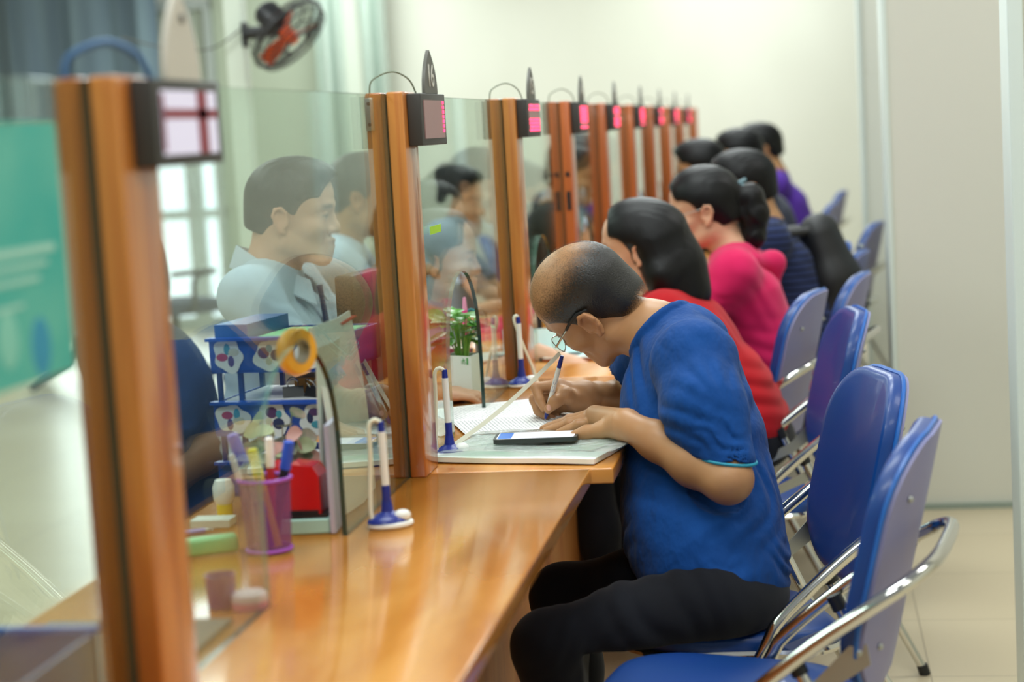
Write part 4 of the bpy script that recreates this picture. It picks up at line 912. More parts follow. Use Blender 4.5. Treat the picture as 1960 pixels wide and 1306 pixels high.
# ------------------------------------------------------------------ people
def unit(v): v = np.array(v, float); return v / np.linalg.norm(v)
def frame(fwd, up):
    f = unit(fwd); u = np.array(up, float); u = unit(u - f * (u @ f)); return np.stack([np.cross(f, u), f, u], 1)     # columns right, forward, up
def smask(d, w): return 1 / (1 + np.exp(-d / w))
def head_part(o, R, neck, vox, fem=0, nr=.056, mouth=0, sc=1.0):
    """skin of head and neck; o = point between the ears, neck = world points down the neck with radii"""
    L = lambda p: R.T @ ((np.array(p) - o)) / sc
    nk = [L(p) for p, r in neck]; nn = [r / sc for p, r in neck]
    lo = np.minimum([-.105, -.13, -.13], np.min(nk, 0) - .08); hi = np.maximum([.105, .15, .16], np.max(nk, 0) + .08)
    S = SDF(lo, hi, vox); jw = .9 if fem else 1
    S.ell((0, -.004, .046), (.0765, .097, .087), .0)
    S.ell((0, .028, .055), (.066, .066, .066), .03)
    S.ell((0, .032, -.020), (.059 * jw, .062, .074), .03)
    for s in (-1, 1):
        S.cap((s * .052 * jw, .000, -.052), (s * .018, .074, -.088), .017, .015, .030)
        S.ell((s * .044, .062, -.018), (.022, .022, .018), .025)
    S.ell((0, .082, -.088), (.019 * jw, .015, .015), .022); S.cap((0, .05, -.07), (0, .086, -.06), .022, .018, .02)
    S.chain([(-.050, .068, .030), (-.026, .0885, .034), (0, .0905, .030), (.026, .0885, .034), (.050, .068, .030)], [.008] * 5, .014)
    for s in (-1, 1): S.ell((s * .031, .104, .010), (.017, .016, .012), .014, 's')
    S.chain([(0, .088, .026), (0, .0965, .006), (0, .105, -.014), (0, .1075, -.022)], [.0065, .0075, .0098, .0105], .010)
    for s in (-1, 1):
        S.ell((s * .0135, .0995, -.024), (.0075, .0095, .0078), .006)
        S.ell((s * .006, .106, -.0335), (.003, .004, .003), .002, 's')
        S.ell((s * .031, .0775, .010), (.0130, .0135, .0125), .003)
        S.chain([(s * .046, .0790, .011), (s * .036, .0905, .0165), (s * .026, .0915, .0165), (s * .017, .087, .010)], [.0028] * 4, .004)
        S.chain([(s * .046, .0790, .008), (s * .032, .0895, .0015), (s * .018, .087, .007)], [.0026] * 3, .004)
    S.chain([(-.022, .0905, -.0505), (-.008, .1005, -.0465), (0, .0995, -.048), (.008, .1005, -.0465), (.022, .0905, -.0505)], [.0028, .0052, .0048, .0052, .0028], .004)
    S.chain([(-.019, .0895, -.0545), (0, .0985, -.0585), (.019, .0895, -.0545)], [.003, .0062, .003], .005)
    S.chain([(-.022, .097, -.0520), (0, .1065, -.0525), (.022, .097, -.0520)], [.0016] * 3, .002, 's')
    for s in (-1, 1):                                 # ears
        S.ell((s * .0775, -.006, -.002), (.007, .016, .027), .008)
        pts = [(s * .078, .010, -.002), (s * .084, .008, .016), (s * .0885, -.004, .027), (s * .0905, -.018, .024), (s * .089, -.023, .008), (s * .085, -.017, -.010), (s * .080, -.006, -.026), (s * .0775, .003, -.030)]
        S.chain(pts, [.0035, .0040, .0042, .0045, .0042, .0042, .0055, .004], .004)
        S.chain([(s * .082, -.014, .016), (s * .0835, -.015, .004), (s * .080, -.006, -.012)], [.0028, .003, .003], .003)
        S.ell((s * .088, -.004, .000), (.008, .0105, .0135), .003, 's'); S.cap((s * .079, .009, -.012), (s * .079, .009, -.004), .0045, .004, .004)
    for i in range(len(nk) - 1): S.cap(nk[i], nk[i + 1], nn[i], nn[i + 1], .035 if i == 0 else .03)
    P, Q = S.mesh(1)
    x, y, z = P[:, 0], P[:, 1], P[:, 2]; T = np.ones((len(P), 3))
    def blend(m, c): nonlocal T; m = m[:, None]; T = T * (1 - m) + np.array(c) * m
    lips = smask(.0085 - np.abs(z + .0525) - .012 * (np.abs(x) / .022) ** 2 * .5, .0012) * smask(.0225 - np.abs(x), .0015) * (y > .08); blend(lips * .8, (.86, .50, .50) if fem else (.80, .58, .56))
    brow = smask(.0048 - np.abs(z - .0335 + .12 * np.maximum(np.abs(x) - .034, 0)), .0014) * smask(.018 - np.abs(np.abs(x) - .031), .002) * (y > .05); blend(brow * (.8 if not fem else .7), (.14, .12, .11))
    lash = smask(.0022 - np.abs(z - .0125 + 9 * (np.abs(x) - .031) ** 2), .0008) * smask(.014 - np.abs(np.abs(x) - .031), .001) * (y > .075); blend(lash * .85, (.12, .1, .1))
    iris = smask(.0052 - np.sqrt((np.abs(x) - .031) ** 2 + (z - .0085) ** 2), .0006) * (y > .08); blend(iris * .9, (.10, .07, .06))
    ear = smask(np.abs(x) - .081, .002) * .35; blend(ear, (1.0, .78, .74))
    return (o + sc * (P @ R.T)), Q, T, P
def fingers(S, fs, k=.004):
    for pts, rs in fs: S.chain(pts, rs, k)
def hand(S, w, d, n, side, curl=.5, sc=1.0, spread=.0):
    """generic hand: wrist w, direction d, back-of-hand normal n, side +1/-1 tells where the thumb is"""
    d = unit(d); n = unit(np.array(n) - d * (np.array(n) @ d)); t = np.cross(d, n) * side; w = np.array(w)
    base = [w + sc * (d * .082 + t * .030 + n * .002), w + sc * (d * .086 + t * .010 + n * .005), w + sc * (d * .081 - t * .010 + n * .003), w + sc * (d * .073 - t * .028)]
    for b, r in zip(base, (.0125, .0125, .012, .011)): S.cap(w + sc * (d * .008), b, .021 * sc, r * sc, .012)
    for (b, L, r) in zip(base, ((.042, .025, .020), (.047, .028, .021), (.042, .026, .020), (.033, .020, .018)), (.0098, .0100, .0095, .0085)):
        p = b; a = curl * .35; pts = [p]
        for l_ in L:
            p = p + sc * l_ * (d * math.cos(a) - n * math.sin(a)); pts.append(p); a += curl * .8
        S.chain(pts, [r * 1.1 * sc, r * sc, r * .92 * sc, r * .78 * sc], .004)
    a0 = w + sc * (d * .022 + t * .022 - n * .006); a1 = w + sc * (d * .052 + t * .046 - n * .012); a2 = w + sc * (d * .082 + t * .050 - n * .018); a3 = w + sc * (d * .103 + t * .044 - n * .020)
    S.chain([a0, a1, a2, a3], [.016 * sc, .013 * sc, .0115 * sc, .009 * sc], .010)
def skin_mat(name, col, col2): return mat(name, col, .42, noise=(col2, (14, 14, 14), 3), bump=((500, 500, 500), .12, .0008), attr=True, sss=.08, spec=.4)
def hair_mat(name, col='0b0b0c', rough=.42, sc=(260, 260, 20)): return mat(name, col, rough, spec=.28, bump=(sc, .5, .002))
def cloth(name, col, col2=None, sheen=.06): return mat(name, col, .85, noise=(col2 or col, (9, 9, 9), 2), bump=((700, 700, 700), .25, .0008), sheen=sheen, spec=.2)
HM = hair_mat('black_hair')
SK = skin_mat('warm_skin', 'b8895f', 'ad7f57')
SKF = skin_mat('light_skin', 'd8ab8c', 'cf9e80')

def bounds(pts, pad):
    p = np.array([q for q in pts]); return p.min(0) - pad, p.max(0) + pad
def part_mesh(name, S, m, parent, origin, smooth=1):
    P, Q = S.mesh(smooth); me = mesh_np(name, [(P - origin, Q)]); return link(name, me, m, parent)

# =============== the writing man (focus of the picture)
def writing_man():
    O = np.array([-.12, 3.70, 0.0])
    man = None
    ho = at(1143.5, 581.5, 3.62); fw = unit(np.array([-.714, .38, -.588])); R = frame(fw, (-.689, -.234, .686)); HS = 1.02
    n0, n1, n2 = at(1190, 610, 3.63), at(1258, 640, 3.60), at(1300, 690, 3.58)
    parts = []; tints = []
    P, Q, T, Lp = head_part(ho, R, [(n0, .053), (n1, .060), (n2, .072)], .0026, sc=HS)
    # shaved side hair shadow: real stubble, albedo only
    x, y, z = Lp[:, 0], Lp[:, 1], Lp[:, 2]
    parts.append((P, Q)); tints.append(T)
    # arms
    eL, wL = at(1393, 917, 3.22), atz(1203, 815, .800); sL = at(1325, 700, 3.34)
    pts = [sL, eL, wL]
    tipm = atz(1046, 822, .762); lo, hi = bounds([at(1360, 800, 3.42), eL, wL, tipm, tipm + [0, .05, 0]], .065)
    S = SDF(lo, hi, .0026)
    fm_ = eL + (wL - eL) * .32
    S.cap(sL, eL, .052, .042, .01); S.chain([eL, fm_, eL + (wL - eL) * .7, wL], [.042, .0445, .034, .0275], .02)
    mc = [atz(1136, 795, .792) + [0, o_, h_] for o_, h_ in ((.022, 0), (.003, .003), (-.016, .001), (-.033, -.006))]
    mc[0] += [-.004, 0, 0]; mc[3] += [.010, 0, 0]
    for m_, r in zip(mc, (.0135, .0135, .013, .012)): S.cap(wL + (m_ - wL) * .08, m_, .024, r, .014)
    dm = atz(1092, 802, .781) - atz(1136, 795, .792); dm[1] *= .4
    ends = ((1.0, .010), (1.08, .006), (1.0, .002), (.80, -.004))
    for m_, (s_, oy), r in zip(mc, ends, (.0095, .0098, .0092, .0084)):
        a = m_ + np.array([-.047 * s_, oy * .5, 0]); a[2] = .780; b = a + np.array([-.026 * s_, oy * .3, 0]); b[2] = .7715; c = b + np.array([-.021 * s_, oy * .2, 0]); c[2] = .7665
        S.chain([m_, a, b, c], [r * 1.15, r * 1.08, r * .98, r * .82], .004)
        S.ell(a + [0, 0, r * .35], (r * .9, r * .9, r * .8), .006)
    tb = [wL + [-.028, .022, -.008], wL + [-.055, .044, -.014], wL + [-.085, .052, -.019], wL + [-.107, .050, -.023]]
    S.chain(tb, [.017, .0145, .012, .0095], .012)
    P, Q = S.mesh(1); parts.append((P, Q)); tints.append(np.ones((len(P), 3)))
    # right arm and writing hand (positions read from the picture, thumb nearest)
    def h(cx, cy, Y): return at(990 + cx / 5.44, 660 + cy / 5.44, Y - .028)
    wR = h(690, 545, 3.80); eR = at(1203, 775, 3.90); sR = at(1262, 655, 3.78)
    lo, hi = bounds([h(110, 350, 3.72), h(500, 850, 3.86), wR, eR, at(1240, 700, 3.80)], .05)
    S = SDF(lo, hi, .0022)
    S.cap(sR, eR, .050, .040, .01); S.chain([eR, eR + (wR - eR) * .3, eR + (wR - eR) * .7, wR], [.040, .043, .034, .0285], .02)
    MC = [h(425, 430, 3.782), h(440, 500, 3.800), h(450, 570, 3.817), h(470, 625, 3.832)]
    for m_, r in zip(MC, (.0145, .0145, .0135, .0125)): S.cap(wR, m_, .027, r, .016)
    S.chain([MC[0], h(195, 445, 3.772), h(235, 575, 3.757), h(280, 670, 3.747)], [.0135, .0112, .0098, .0078], .004)
    S.chain([MC[1], h(180, 570, 3.795), h(220, 690, 3.776), h(300, 748, 3.762)], [.0130, .0114, .0100, .0082], .004)
    S.chain([MC[2], h(240, 655, 3.812), h(280, 745, 3.795), h(370, 775, 3.782)], [.0125, .0106, .0095, .008], .004)
    S.chain([MC[3], h(330, 705, 3.826), h(380, 765, 3.812), h(450, 785, 3.80)], [.0115, .0096, .0087, .0075], .004)
    S.chain([h(610, 590, 3.775), h(505, 525, 3.748), h(400, 590, 3.731), h(325, 675, 3.728)], [.0185, .0148, .0122, .0092], .010)
    S.cap(h(505, 525, 3.75), MC[0], .011, .012, .014)
    S.cap(h(610, 590, 3.79), h(440, 640, 3.81), .020, .014, .014)
    P, Q = S.mesh(1); parts.append((P, Q)); tints.append(np.ones((len(P), 3)))
    # torso core, hidden under the shirt, joins head and arms
    S = SDF(*bounds([at(1290, 650, 3.58), at(1400, 1130, 3.35), sL, sR], .12), .009)
    tz = [at(1300, 690, 3.58), at(1325, 830, 3.52), at(1355, 1020, 3.42), at(1400, 1110, 3.36)]
    S.chain(tz, [.055, .085, .095, .095], .03, ys=.7); S.cap(tz[0], sL, .05, .042, .03); S.cap(tz[0], sR, .05, .042, .03)
    P, Q = S.mesh(1); parts.append((P, Q)); tints.append(np.ones((len(P), 3)))
    me = mesh_np('person', [(p - O, q) for p, q in parts], np.concatenate(tints))
    man = link('person', me, SK); man.location = tuple(O)
    tag(man, 'person with receding hair, glasses and blue t-shirt, bent over the counter, writing', 'person')
    # --- shirt
    ax_ = [(1300, 668, .075, 3.59), (1308, 740, .108, 3.57), (1322, 830, .126, 3.53), (1336, 930, .131, 3.48), (1346, 1010, .138, 3.42), (1364, 1060, .128, 3.38)]
    c = [at(px, py, Y) for px, py, r, Y in ax_]
    S = SDF(*bounds([at(1150, 560, 3.4), at(1530, 1190, 3.7), at(1300, 560, 3.98), at(1440, 900, 3.12), at(1180, 1100, 3.2)], .06), .0038)
    S.chain(c, [q[2] for q in ax_], .05, ys=.76)
    S.cap(c[-1], at(1398, 1108, 3.34), .125, .098, .05, ys=.68); S.cap(at(1370, 1118, 3.34), at(1402, 1128, 3.34), .085, .080, .04, ys=.55)
    S.cap(at(1318, 672, 3.58), at(1330, 690, 3.37), .070, .069, .05); S.cap(at(1300, 660, 3.60), at(1268, 655, 3.76), .066, .064, .05)
    S.chain([at(1328, 700, 3.36), at(1348, 785, 3.28), at(1390, 888, 3.235)], [.072, .069, .054], .045)
    S.chain([at(1262, 655, 3.77), at(1212, 718, 3.84)], [.064, .056], .04)
    hem, dn = at(1390, 872, 3.235), unit(eL - sL)
    S.cap(hem + dn * .014, eL + dn * .05, .0405, .044, .003, 's')
    dh = unit([-.16, 0, -1]); hm0 = at(1392, 876, 3.235)
    gX, gY, gZ = S.ax[0][:, None, None] - hm0[0], S.ax[1][None, :, None] - hm0[1], S.ax[2][None, None, :] - hm0[2]
    pl_ = gX * dh[0] + gZ * dh[2]; near = (gX ** 2 + gY ** 2 + gZ ** 2 < .105 ** 2) & (gY < .052); S.f[:] = np.where(near, np.maximum(S.f, pl_ - .004), S.f)
    hemR = at(1208, 724, 3.84); dR = unit(eR - sR); S.cap(hemR, eR + dR * .04, .052, .052, .004, 's')
    # folds
    S.wave(at(1320, 800, 3.26), (.07, .08, .05), (.75, .1, 1), 70, .014, 3, .9); S.wave(at(1250, 715, 3.5), (.06, .12, .09), (1, .2, .25), 70, .015, 5, .8)
    S.wave(at(1385, 640, 3.5), (.12, .2, .06), (.9, .1, .9), 60, .006, 9, 1.0); S.wave(at(1300, 930, 3.4), (.10, .12, .12), (.9, .1, .8), 48, .014, 11, 1.1)
    S.wave(at(1430, 1085, 3.35), (.11, .15, .055), (.4, .2, 1), 80, .017, 21, .9); S.wave(at(1300, 1040, 3.4), (.12, .15, .06), (-.35, .1, 1), 70, .013, 23, 1.0)
    S.wave(at(1430, 960, 3.4), (.06, .2, .13), (1, .3, -.35), 70, .013, 27, 1.0); S.wave(at(1385, 838, 3.18), (.055, .06, .03), (.35, 0, 1), 150, .009, 31, .7)
    S.wave(at(1440, 780, 3.5), (.05, .15, .12), (1, 0, .3), 70, .010, 37, 1.0); S.wave(at(1345, 730, 3.26), (.05, .05, .05), (1, .2, .2), 80, .009, 39, 1.0)
    # collar rib, then the neck opening
    rc0 = at(1256, 628, 3.60); dz = unit(at(1188, 562, 3.64) - rc0); ka = unit(np.cross(dz, [0, 1, 0])); kb = np.cross(dz, ka)
    S.chain([rc0 - dz * .014 + ka * .0695 * math.cos(q * .3142) + kb * .0715 * math.sin(q * .3142) for q in range(21)], [.0115] * 21, 0)
    rc = at(1256, 628, 3.60); dn2 = unit(at(1188, 562, 3.64) - rc); S.cap(rc - dn2 * .012, rc + dn2 * .2, .069, .082, .008, 's')
    S.cap(rc - dn2 * .09, rc, .056, .066, .01, 's')
    # bottom hem, open underneath
    
    jersey = mat('blue_jersey', '0b4488', .85, noise=('0a3d7c', (9, 9, 9), 2), bump=((26, 14, 15), .9, .012), sheen=.05, spec=.2)
    sh = part_mesh('t_shirt', S, jersey, man, O, 1)
    # teal trim of the sleeve and the collar band
    k = unit(np.cross(dh, [0, 1, 0])); k2 = np.cross(dh, k); hem = hm0 - dn * .0
    tr_ = MB(); tr_.tube([tuple(hem + dh * .003 - O + (k * math.cos(a) + k2 * math.sin(a)) * .0520) for a in [q * .2618 for q in range(24)]], .0030, 8, closed=True); tr_.build('sleeve_trim', mat('teal_trim', '1f8fa8', .6), sh)
    k = unit(np.cross(dn2, [0, 1, 0])); k2 = np.cross(dn2, k); rb = rc + dn2 * .004
    
    # --- trousers
    hp = at(1388, 1120, 3.32); hp[2] = .500; kL = at(1050, 1238, 3.12); kR = at(1078, 1142, 3.52); aL = np.array([kL[0] + .06, kL[1], .07]); aR = np.array([kR[0] + .02, kR[1] + .02, .07])
    S = SDF(*bounds([hp + [.1, .2, .1], kL - [0, .02, 0], kR + [0, .03, 0], aL, aR], .11), .006)
    for s, kn, an in ((-1, kL, aL), (1, kR, aR)):
        h0 = hp + np.array([-.03, s * .100, -.01]); S.chain([h0, h0 + (kn - h0) * .5, kn], [.080, .072, .060], .03); S.chain([kn, kn + (an - kn) * .4, an], [.062, .058, .05], .03)
    S.ell(hp + [.005, 0, -.012], (.112, .150, .088), .05)
    S.wave(hp + [-.12, -.1, .0], (.12, .2, .1), (.8, 0, .5), 70, .010, 41); S.wave(kL + [.05, 0, 0], (.1, .1, .08), (.7, 0, -.5), 80, .006, 43)
    X, Z = S.ax[0][:, None, None], S.ax[2][None, None, :]                      # the seat flattens what rests on it
    S.f[:] = np.maximum(S.f, np.minimum(.4455 - Z, (X + .42) * 1.0) + 0 * S.f)
    part_mesh('trousers', S, cloth('black_cloth', '0b0d14', '0e1119', .1), man, O, 1)
    for an in (aL, aR):
        S = SDF(*bounds([an + [.06, .06, -.08], an + [-.22, -.06, .05]], .03), .006); S.chain([an + [.03, 0, -.02], an + [-.06, 0, -.03], an + [-.17, 0, -.042]], [.042, .040, .030], .02); S.plane((0, 0, .002), (0, 0, -1))
        part_mesh('shoe', S, M['black'], man, O)
    # --- hair: cropped sides and back, bare front and crown edge
    def shell(off, cut, name, m, vox=.0025):
        S = SDF((-.11, -.13, -.08), (.11, .13, .16), vox)
        S.ell((0, -.004, .046), (.0765 + off, .097 + off, .087 + off), 0); S.ell((0, .028, .055), (.066 + off, .066 + off, .066 + off), .03); S.ell((0, -.06, -.02), (.058 + off, .045 + off, .05 + off), .03)
        for q in cut: S.ell(*q[:2], .006, 's', **q[2])
        P, Q = S.mesh(1); me = mesh_np(name, [(ho + HS * P @ R.T - O, Q)]); return link(name, me, m, man)
    hm = bpy.data.materials.new('cropped_hair'); hm.use_nodes = True; n = hm.node_tree.nodes; l = hm.node_tree.links; b = n['Principled BSDF']
    b.inputs['Base Color'].default_value = lin('191815'); b.inputs['Roughness'].default_value = .42; b.inputs['Specular IOR Level'].default_value = .6
    tc = n.new('ShaderNodeTexCoord'); cr = tuple(ho + HS * (R @ np.array([0, .060, .100])) - O)          # centre of the thinning area
    nz = n.new('ShaderNodeTexNoise'); nz.inputs['Scale'].default_value = 330; nz.inputs['Detail'].default_value = 3; l.new(tc.outputs['Object'], nz.inputs[0])
    at_ = n.new('ShaderNodeVertexColor'); at_.layer_name = 'tint'; ma = n.new('ShaderNodeMath'); ma.operation = 'MULTIPLY_ADD'; ma.inputs[1].default_value = .9; l.new(nz.outputs[0], ma.inputs[0]); l.new(at_.outputs[0], ma.inputs[2])
    mr = n.new('ShaderNodeMapRange'); mr.inputs[1].default_value = .50; mr.inputs[2].default_value = 1.10; l.new(ma.outputs[0], mr.inputs[0]); l.new(mr.outputs[0], b.inputs['Alpha'])
    bp = n.new('ShaderNodeBump'); bp.inputs['Strength'].default_value = .6; bp.inputs['Distance'].default_value = .0015; l.new(nz.outputs[0], bp.inputs['Height']); l.new(bp.outputs[0], b.inputs['Normal'])
    S = SDF((-.11, -.13, -.10), (.11, .13, .16), .0025); off = .003
    S.ell((0, -.004, .046), (.0765 + off, .097 + off, .087 + off), 0); S.ell((0, .028, .055), (.066 + off, .066 + off, .066 + off), .03); S.ell((0, -.056, -.020), (.055, .040, .050), .03)
    for s in (-1, 1): S.ell((s * .085, .0, -.012), (.03, .020, .036), .006, 's'); S.ell((s * .075, .080, -.010), (.06, .062, .062), .006, 's')
    S.ell((0, .112, .045), (.10, .055, .075), .008, 's'); S.ell((0, .03, -.07), (.12, .08, .055), .008, 's'); S.plane((0, 0, -.066), (0, -.15, -1), .004)
    P, Q = S.mesh(1)
    dl = np.minimum(np.minimum((P[:, 2] + .066 - P[:, 1] * -.15) / .04, 1), 1); face = np.minimum((.083 - P[:, 1]) / .022, 1); side = np.clip((P[:, 2] + .02) / .03 + (P[:, 1] < -.02) * 2, 0, 1)
    bd = np.sqrt((P[:, 0] * 1.5) ** 2 + (P[:, 1] - .035) ** 2 + ((P[:, 2] - .130) * .8) ** 2); bd = np.clip((bd - .088) / .095, 0, 1); bd = bd * bd * (3 - 2 * bd)
    al = np.clip(dl, 0, 1) * np.clip(face, 0, 1) * side * (.10 + .90 * bd)
    me = mesh_np('hair', [(ho + HS * P @ R.T - O, Q)], np.repeat(al[:, None], 3, 1)); link('hair', me, hm, man)
    # --- glasses
    g = lambda p: tuple(ho + HS * (R @ np.array(p)) - O)
    gl = empty('glasses_frame', (0, 0, 0)); bpy.data.objects.remove(gl)
    fr = MB(); sm_ = mat('silver_wire', 'c8ccc8', .18, metal=1)
    for s in (-1, 1):
        ring_ = [g((s * .033 + .024 * math.cos(a), .111 - .10 * abs(.024 * math.cos(a) * s + .0) - (.008 if s * math.cos(a) > 0 else 0) * abs(math.cos(a)), .000 + .0175 * math.sin(a))) for a in [q * .2618 for q in range(24)]]
        fr.tube(ring_, .0011, 6, closed=True)
    fr.tube([g((-.010, .111, .004)), g((0, .114, .007)), g((.010, .111, .004))], .0012, 6)
    fo = fr.build('glasses', sm_, man)
    for s in (-1, 1):
        lens = [g((s * .033 + .023 * math.cos(a), .1105, .000 + .0168 * math.sin(a))) for a in [q * .2618 for q in range(24)]]; c0 = g((s * .033, .1125, 0))
        MB().add(lens + [c0], [(i, (i + 1) % 24, 24) for i in range(24)]).build('lens', glass_mat('lens_glass%d' % s, 'eef2ee', 1.6), fo)
        tp_ = MB().tube([g((s * .057, .103, .006)), g((s * .077, .085, .012)), g((s * .0815, .040, .024))], [.0016, .0022, .0022], 8).build('temple', sm_, fo)
        MB().tube([g((s * .0815, .040, .024)), g((s * .084, .018, .031)), g((s * .0865, -.004, .034)), g((s * .084, -.026, .026))], [.0030, .0032, .0036, .0034], 8).build('temple_tip', M['black'], tp_)
    # nail of the thumb and of the left fingers
    nm = mat('finger_nail', 'dba892', .3)
    for p, n_ in ((h(330, 655, 3.7195), (-.3, -1, .4)),): MB().ball(tuple(p - O), (.0052, .0022, .0065), 8).build('nail', nm, man)
    return man
writing_man()
# =============== everyone else, farther and softer
def hair_cap(o, R, sc, style, O, parent, m, vox=.0035):
    S = SDF((-.14, -.19, -.26), (.14, .15, .18), vox); t = {'short': .007, 'buzz': .006, 'bob': .014, 'tied': .010, 'bun': .012}[style]
    S.ell((0, -.006, .048), (.0765 + t, .097 + t, .087 + t), 0); S.ell((0, .026, .058), (.064 + t, .066 + t, .064 + t), .03)
    S.ell((0, -.062, -.015), (.058, .045, .055), .03)
    if style in ('short', 'buzz'): S.ell((0, .045, .104), (.055, .060, .030), .03)
    for s in (-1, 1): S.ell((s * .075, .078, -.004), (.055, .052 if style == 'short' else .060, .058), .010, 's')
    S.ell((0, .138, .020), (.088, .080 if style != 'bob' else .092, .084), .012, 's'); S.ell((0, .075, -.055), (.12, .085, .085), .012, 's')
    if style in ('short', 'buzz', 'tied', 'bun'):
        for s in (-1, 1): S.ell((s * .095, .010, -.020), (.04, .030, .040), .008, 's')
        S.plane((0, 0, -.055), (0, -.3, -1), .006)
    if style == 'bob':
        S.ell((0, .140, .060), (.090, .088, .095), .012, 's')
        for s in (-1, 1): S.ell((s * .100, .010, -.008), (.040, .034, .042), .008, 's')
        S.chain([(0, -.055, .03), (0, -.085, -.05), (0, -.095, -.12), (0, -.085, -.165)], [.085, .078, .070, .055], .04)
        for s in (-1, 1): S.chain([(s * .055, -.035, .02), (s * .070, -.055, -.06), (s * .066, -.060, -.14)], [.034, .036, .030], .03)
        S.wave((0, -.08, -.08), (.12, .08, .14), (1, .3, .05), 150, .003, 3); S.wave((0, -.05, .10), (.12, .14, .08), (1, .1, .2), 150, .0015, 5)
    if style == 'tied':
        S.chain([(0, -.100, .045), (0, -.135, .030), (0, -.140, -.02), (0, -.125, -.085), (0, -.105, -.12)], [.030, .036, .040, .034, .020], .02)
        S.wave((0, -.13, -.03), (.08, .08, .12), (1, .6, .1), 160, .004, 4); S.wave((0, 0, .10), (.12, .14, .08), (.9, .4, .2), 150, .0018, 6)
    if style == 'bun':
        S.ell((0, -.125, .030), (.042, .036, .042), .012); S.chain([(0, -.12, .02), (0, -.125, -.06)], [.030, .018], .02)
        S.wave((0, -.12, .03), (.06, .06, .06), (1, .4, 1), 180, .006, 4)
    if style == 'short': S.wave((0, .02, .11), (.10, .12, .06), (1, .5, .1), 190, .003, 8)
    P, Q = S.mesh(1); me = mesh_np('hair', [(o + sc * (P @ R.T) - O, Q)]); return link('hair', me, m, parent)
def seated(name_lab, head, face, pitch=0, roll=0, hair='short', shirt='', lean=.2, hips=None, sc=1.0, fem=0, shirt_m=None, trouser_m=None, skin=None, body_dir=None, arms=None, hair_m=None, vox=.006, group=None, sleeves='short', arm_z=.775, legs=True, chin_hand=False):
    """head = world point between the ears; face = yaw of the look in degrees (180 = -x); builds a seated figure leaning on the counter"""
    ho = np.array(head, float); a = math.radians(face); b = math.radians(pitch)
    fw = np.array([math.cos(a) * math.cos(b), math.sin(a) * math.cos(b), -math.sin(b)]); R = frame(fw, (0, 0, 1))
    if roll: rr = math.radians(roll); R = np.stack([math.cos(rr) * R[:, 0] + math.sin(rr) * R[:, 2], R[:, 1], math.cos(rr) * R[:, 2] - math.sin(rr) * R[:, 0]], 1)
    bd = math.radians(face if body_dir is None else body_dir); f = np.array([math.cos(bd), math.sin(bd), 0]); lft = np.array([-f[1], f[0], 0]); up = np.array([0, 0, 1.0])
    nb = ho - f * (.040 + .10 * lean) - up * .118 * sc; W = (.165 if fem else .190) * sc
    hipz = .52; tl = .47 * sc; hz = max(nb[2] - .07 - hipz, .3); back = math.sqrt(max(tl * tl - hz * hz, .0001)) if hips is None else hips; back = min(back, .15 if not fem else .10) if hips is None else hips
    hip = nb - f * back; hip[2] = hipz; chest = nb + (hip - nb) * .30 + f * .01; waist = nb + (hip - nb) * .68 + (-f) * .015
    sh = {s: nb - up * .045 + lft * W * s - f * .005 for s in (-1, 1)}
    O = np.array([hip[0], hip[1], 0.0]); sk = skin or SK
    parts = []; tints = []
    P, Q, T, _ = head_part(ho, R, [(ho + R @ np.array([0, -.030, -.035]) * sc, .050 if fem else .056), (nb - up * .01, .052 if fem else .060), (nb - up * .07, .075)], .0042, fem, sc=sc)
    parts.append((P, Q)); tints.append(T)
    el = {}; wr = {}
    for s in (-1, 1):
        spec = (arms or {}).get(s)
        if spec: el[s], wr[s] = [np.array(q, float) for q in spec[:2]]
        else:
            el[s] = sh[s] + f * .17 * sc + lft * s * .045 - up * .20 * sc; el[s][2] = max(el[s][2], .70); wr[s] = el[s] + f * .20 * sc - lft * s * .10; wr[s][2] = arm_z
    S = SDF(*bounds([nb, hip, sh[1], sh[-1], el[1], el[-1], wr[1] + f * .12, wr[-1] + f * .12, ho - up * .1], .14), vox)
    S.chain([nb, chest, waist, hip], [.05, .085, .08, .085], .03); 
    for s in (-1, 1):
        S.cap(nb - up * .05, sh[s], .05, .04, .03); S.chain([sh[s], el[s]], [.046, .038], .02); S.chain([el[s], el[s] + (wr[s] - el[s]) * .35, wr[s]], [.038, .038, .026], .01)
        hd = wr[s] - el[s]; hn = up if not (arms or {}).get(s) or len(arms[s]) < 3 else np.array(arms[s][2], float)
        if not ((arms or {}).get(s) and len(arms[s]) > 3): hd = np.array([hd[0], hd[1], min(hd[2], 0) * .3])
        hand(S, wr[s], hd, hn, -s if False else (1 if s == 1 else -1) * 1, .55)
    P, Q = S.mesh(1); parts.append((P, Q)); tints.append(np.ones((len(P), 3)))
    me = mesh_np('person', [(p - O, q) for p, q in parts], np.concatenate(tints)); man = link('person', me, sk); man.location = tuple(O); tag(man, name_lab, 'person', group)
    if hair: hair_cap(ho, R, sc, hair, O, man, hair_m or HM)
    # top
    S = SDF(*bounds([nb, hip, sh[1], sh[-1], el[1], el[-1]] + ([wr[1], wr[-1]] if sleeves == 'long' else []), .19), vox)
    g = .018
    # squash across the shoulders: several capsules side by side give breadth
    for q in (-1, 0, 1):
        o_ = lft * q
        S.chain([nb - up * .075 + o_ * .070 * sc, chest + o_ * .072 * sc, waist + o_ * .055 * sc, hip + up * .03 + o_ * .070 * sc], [.062, .098 * sc, .098 * sc, .108 * sc], .05)
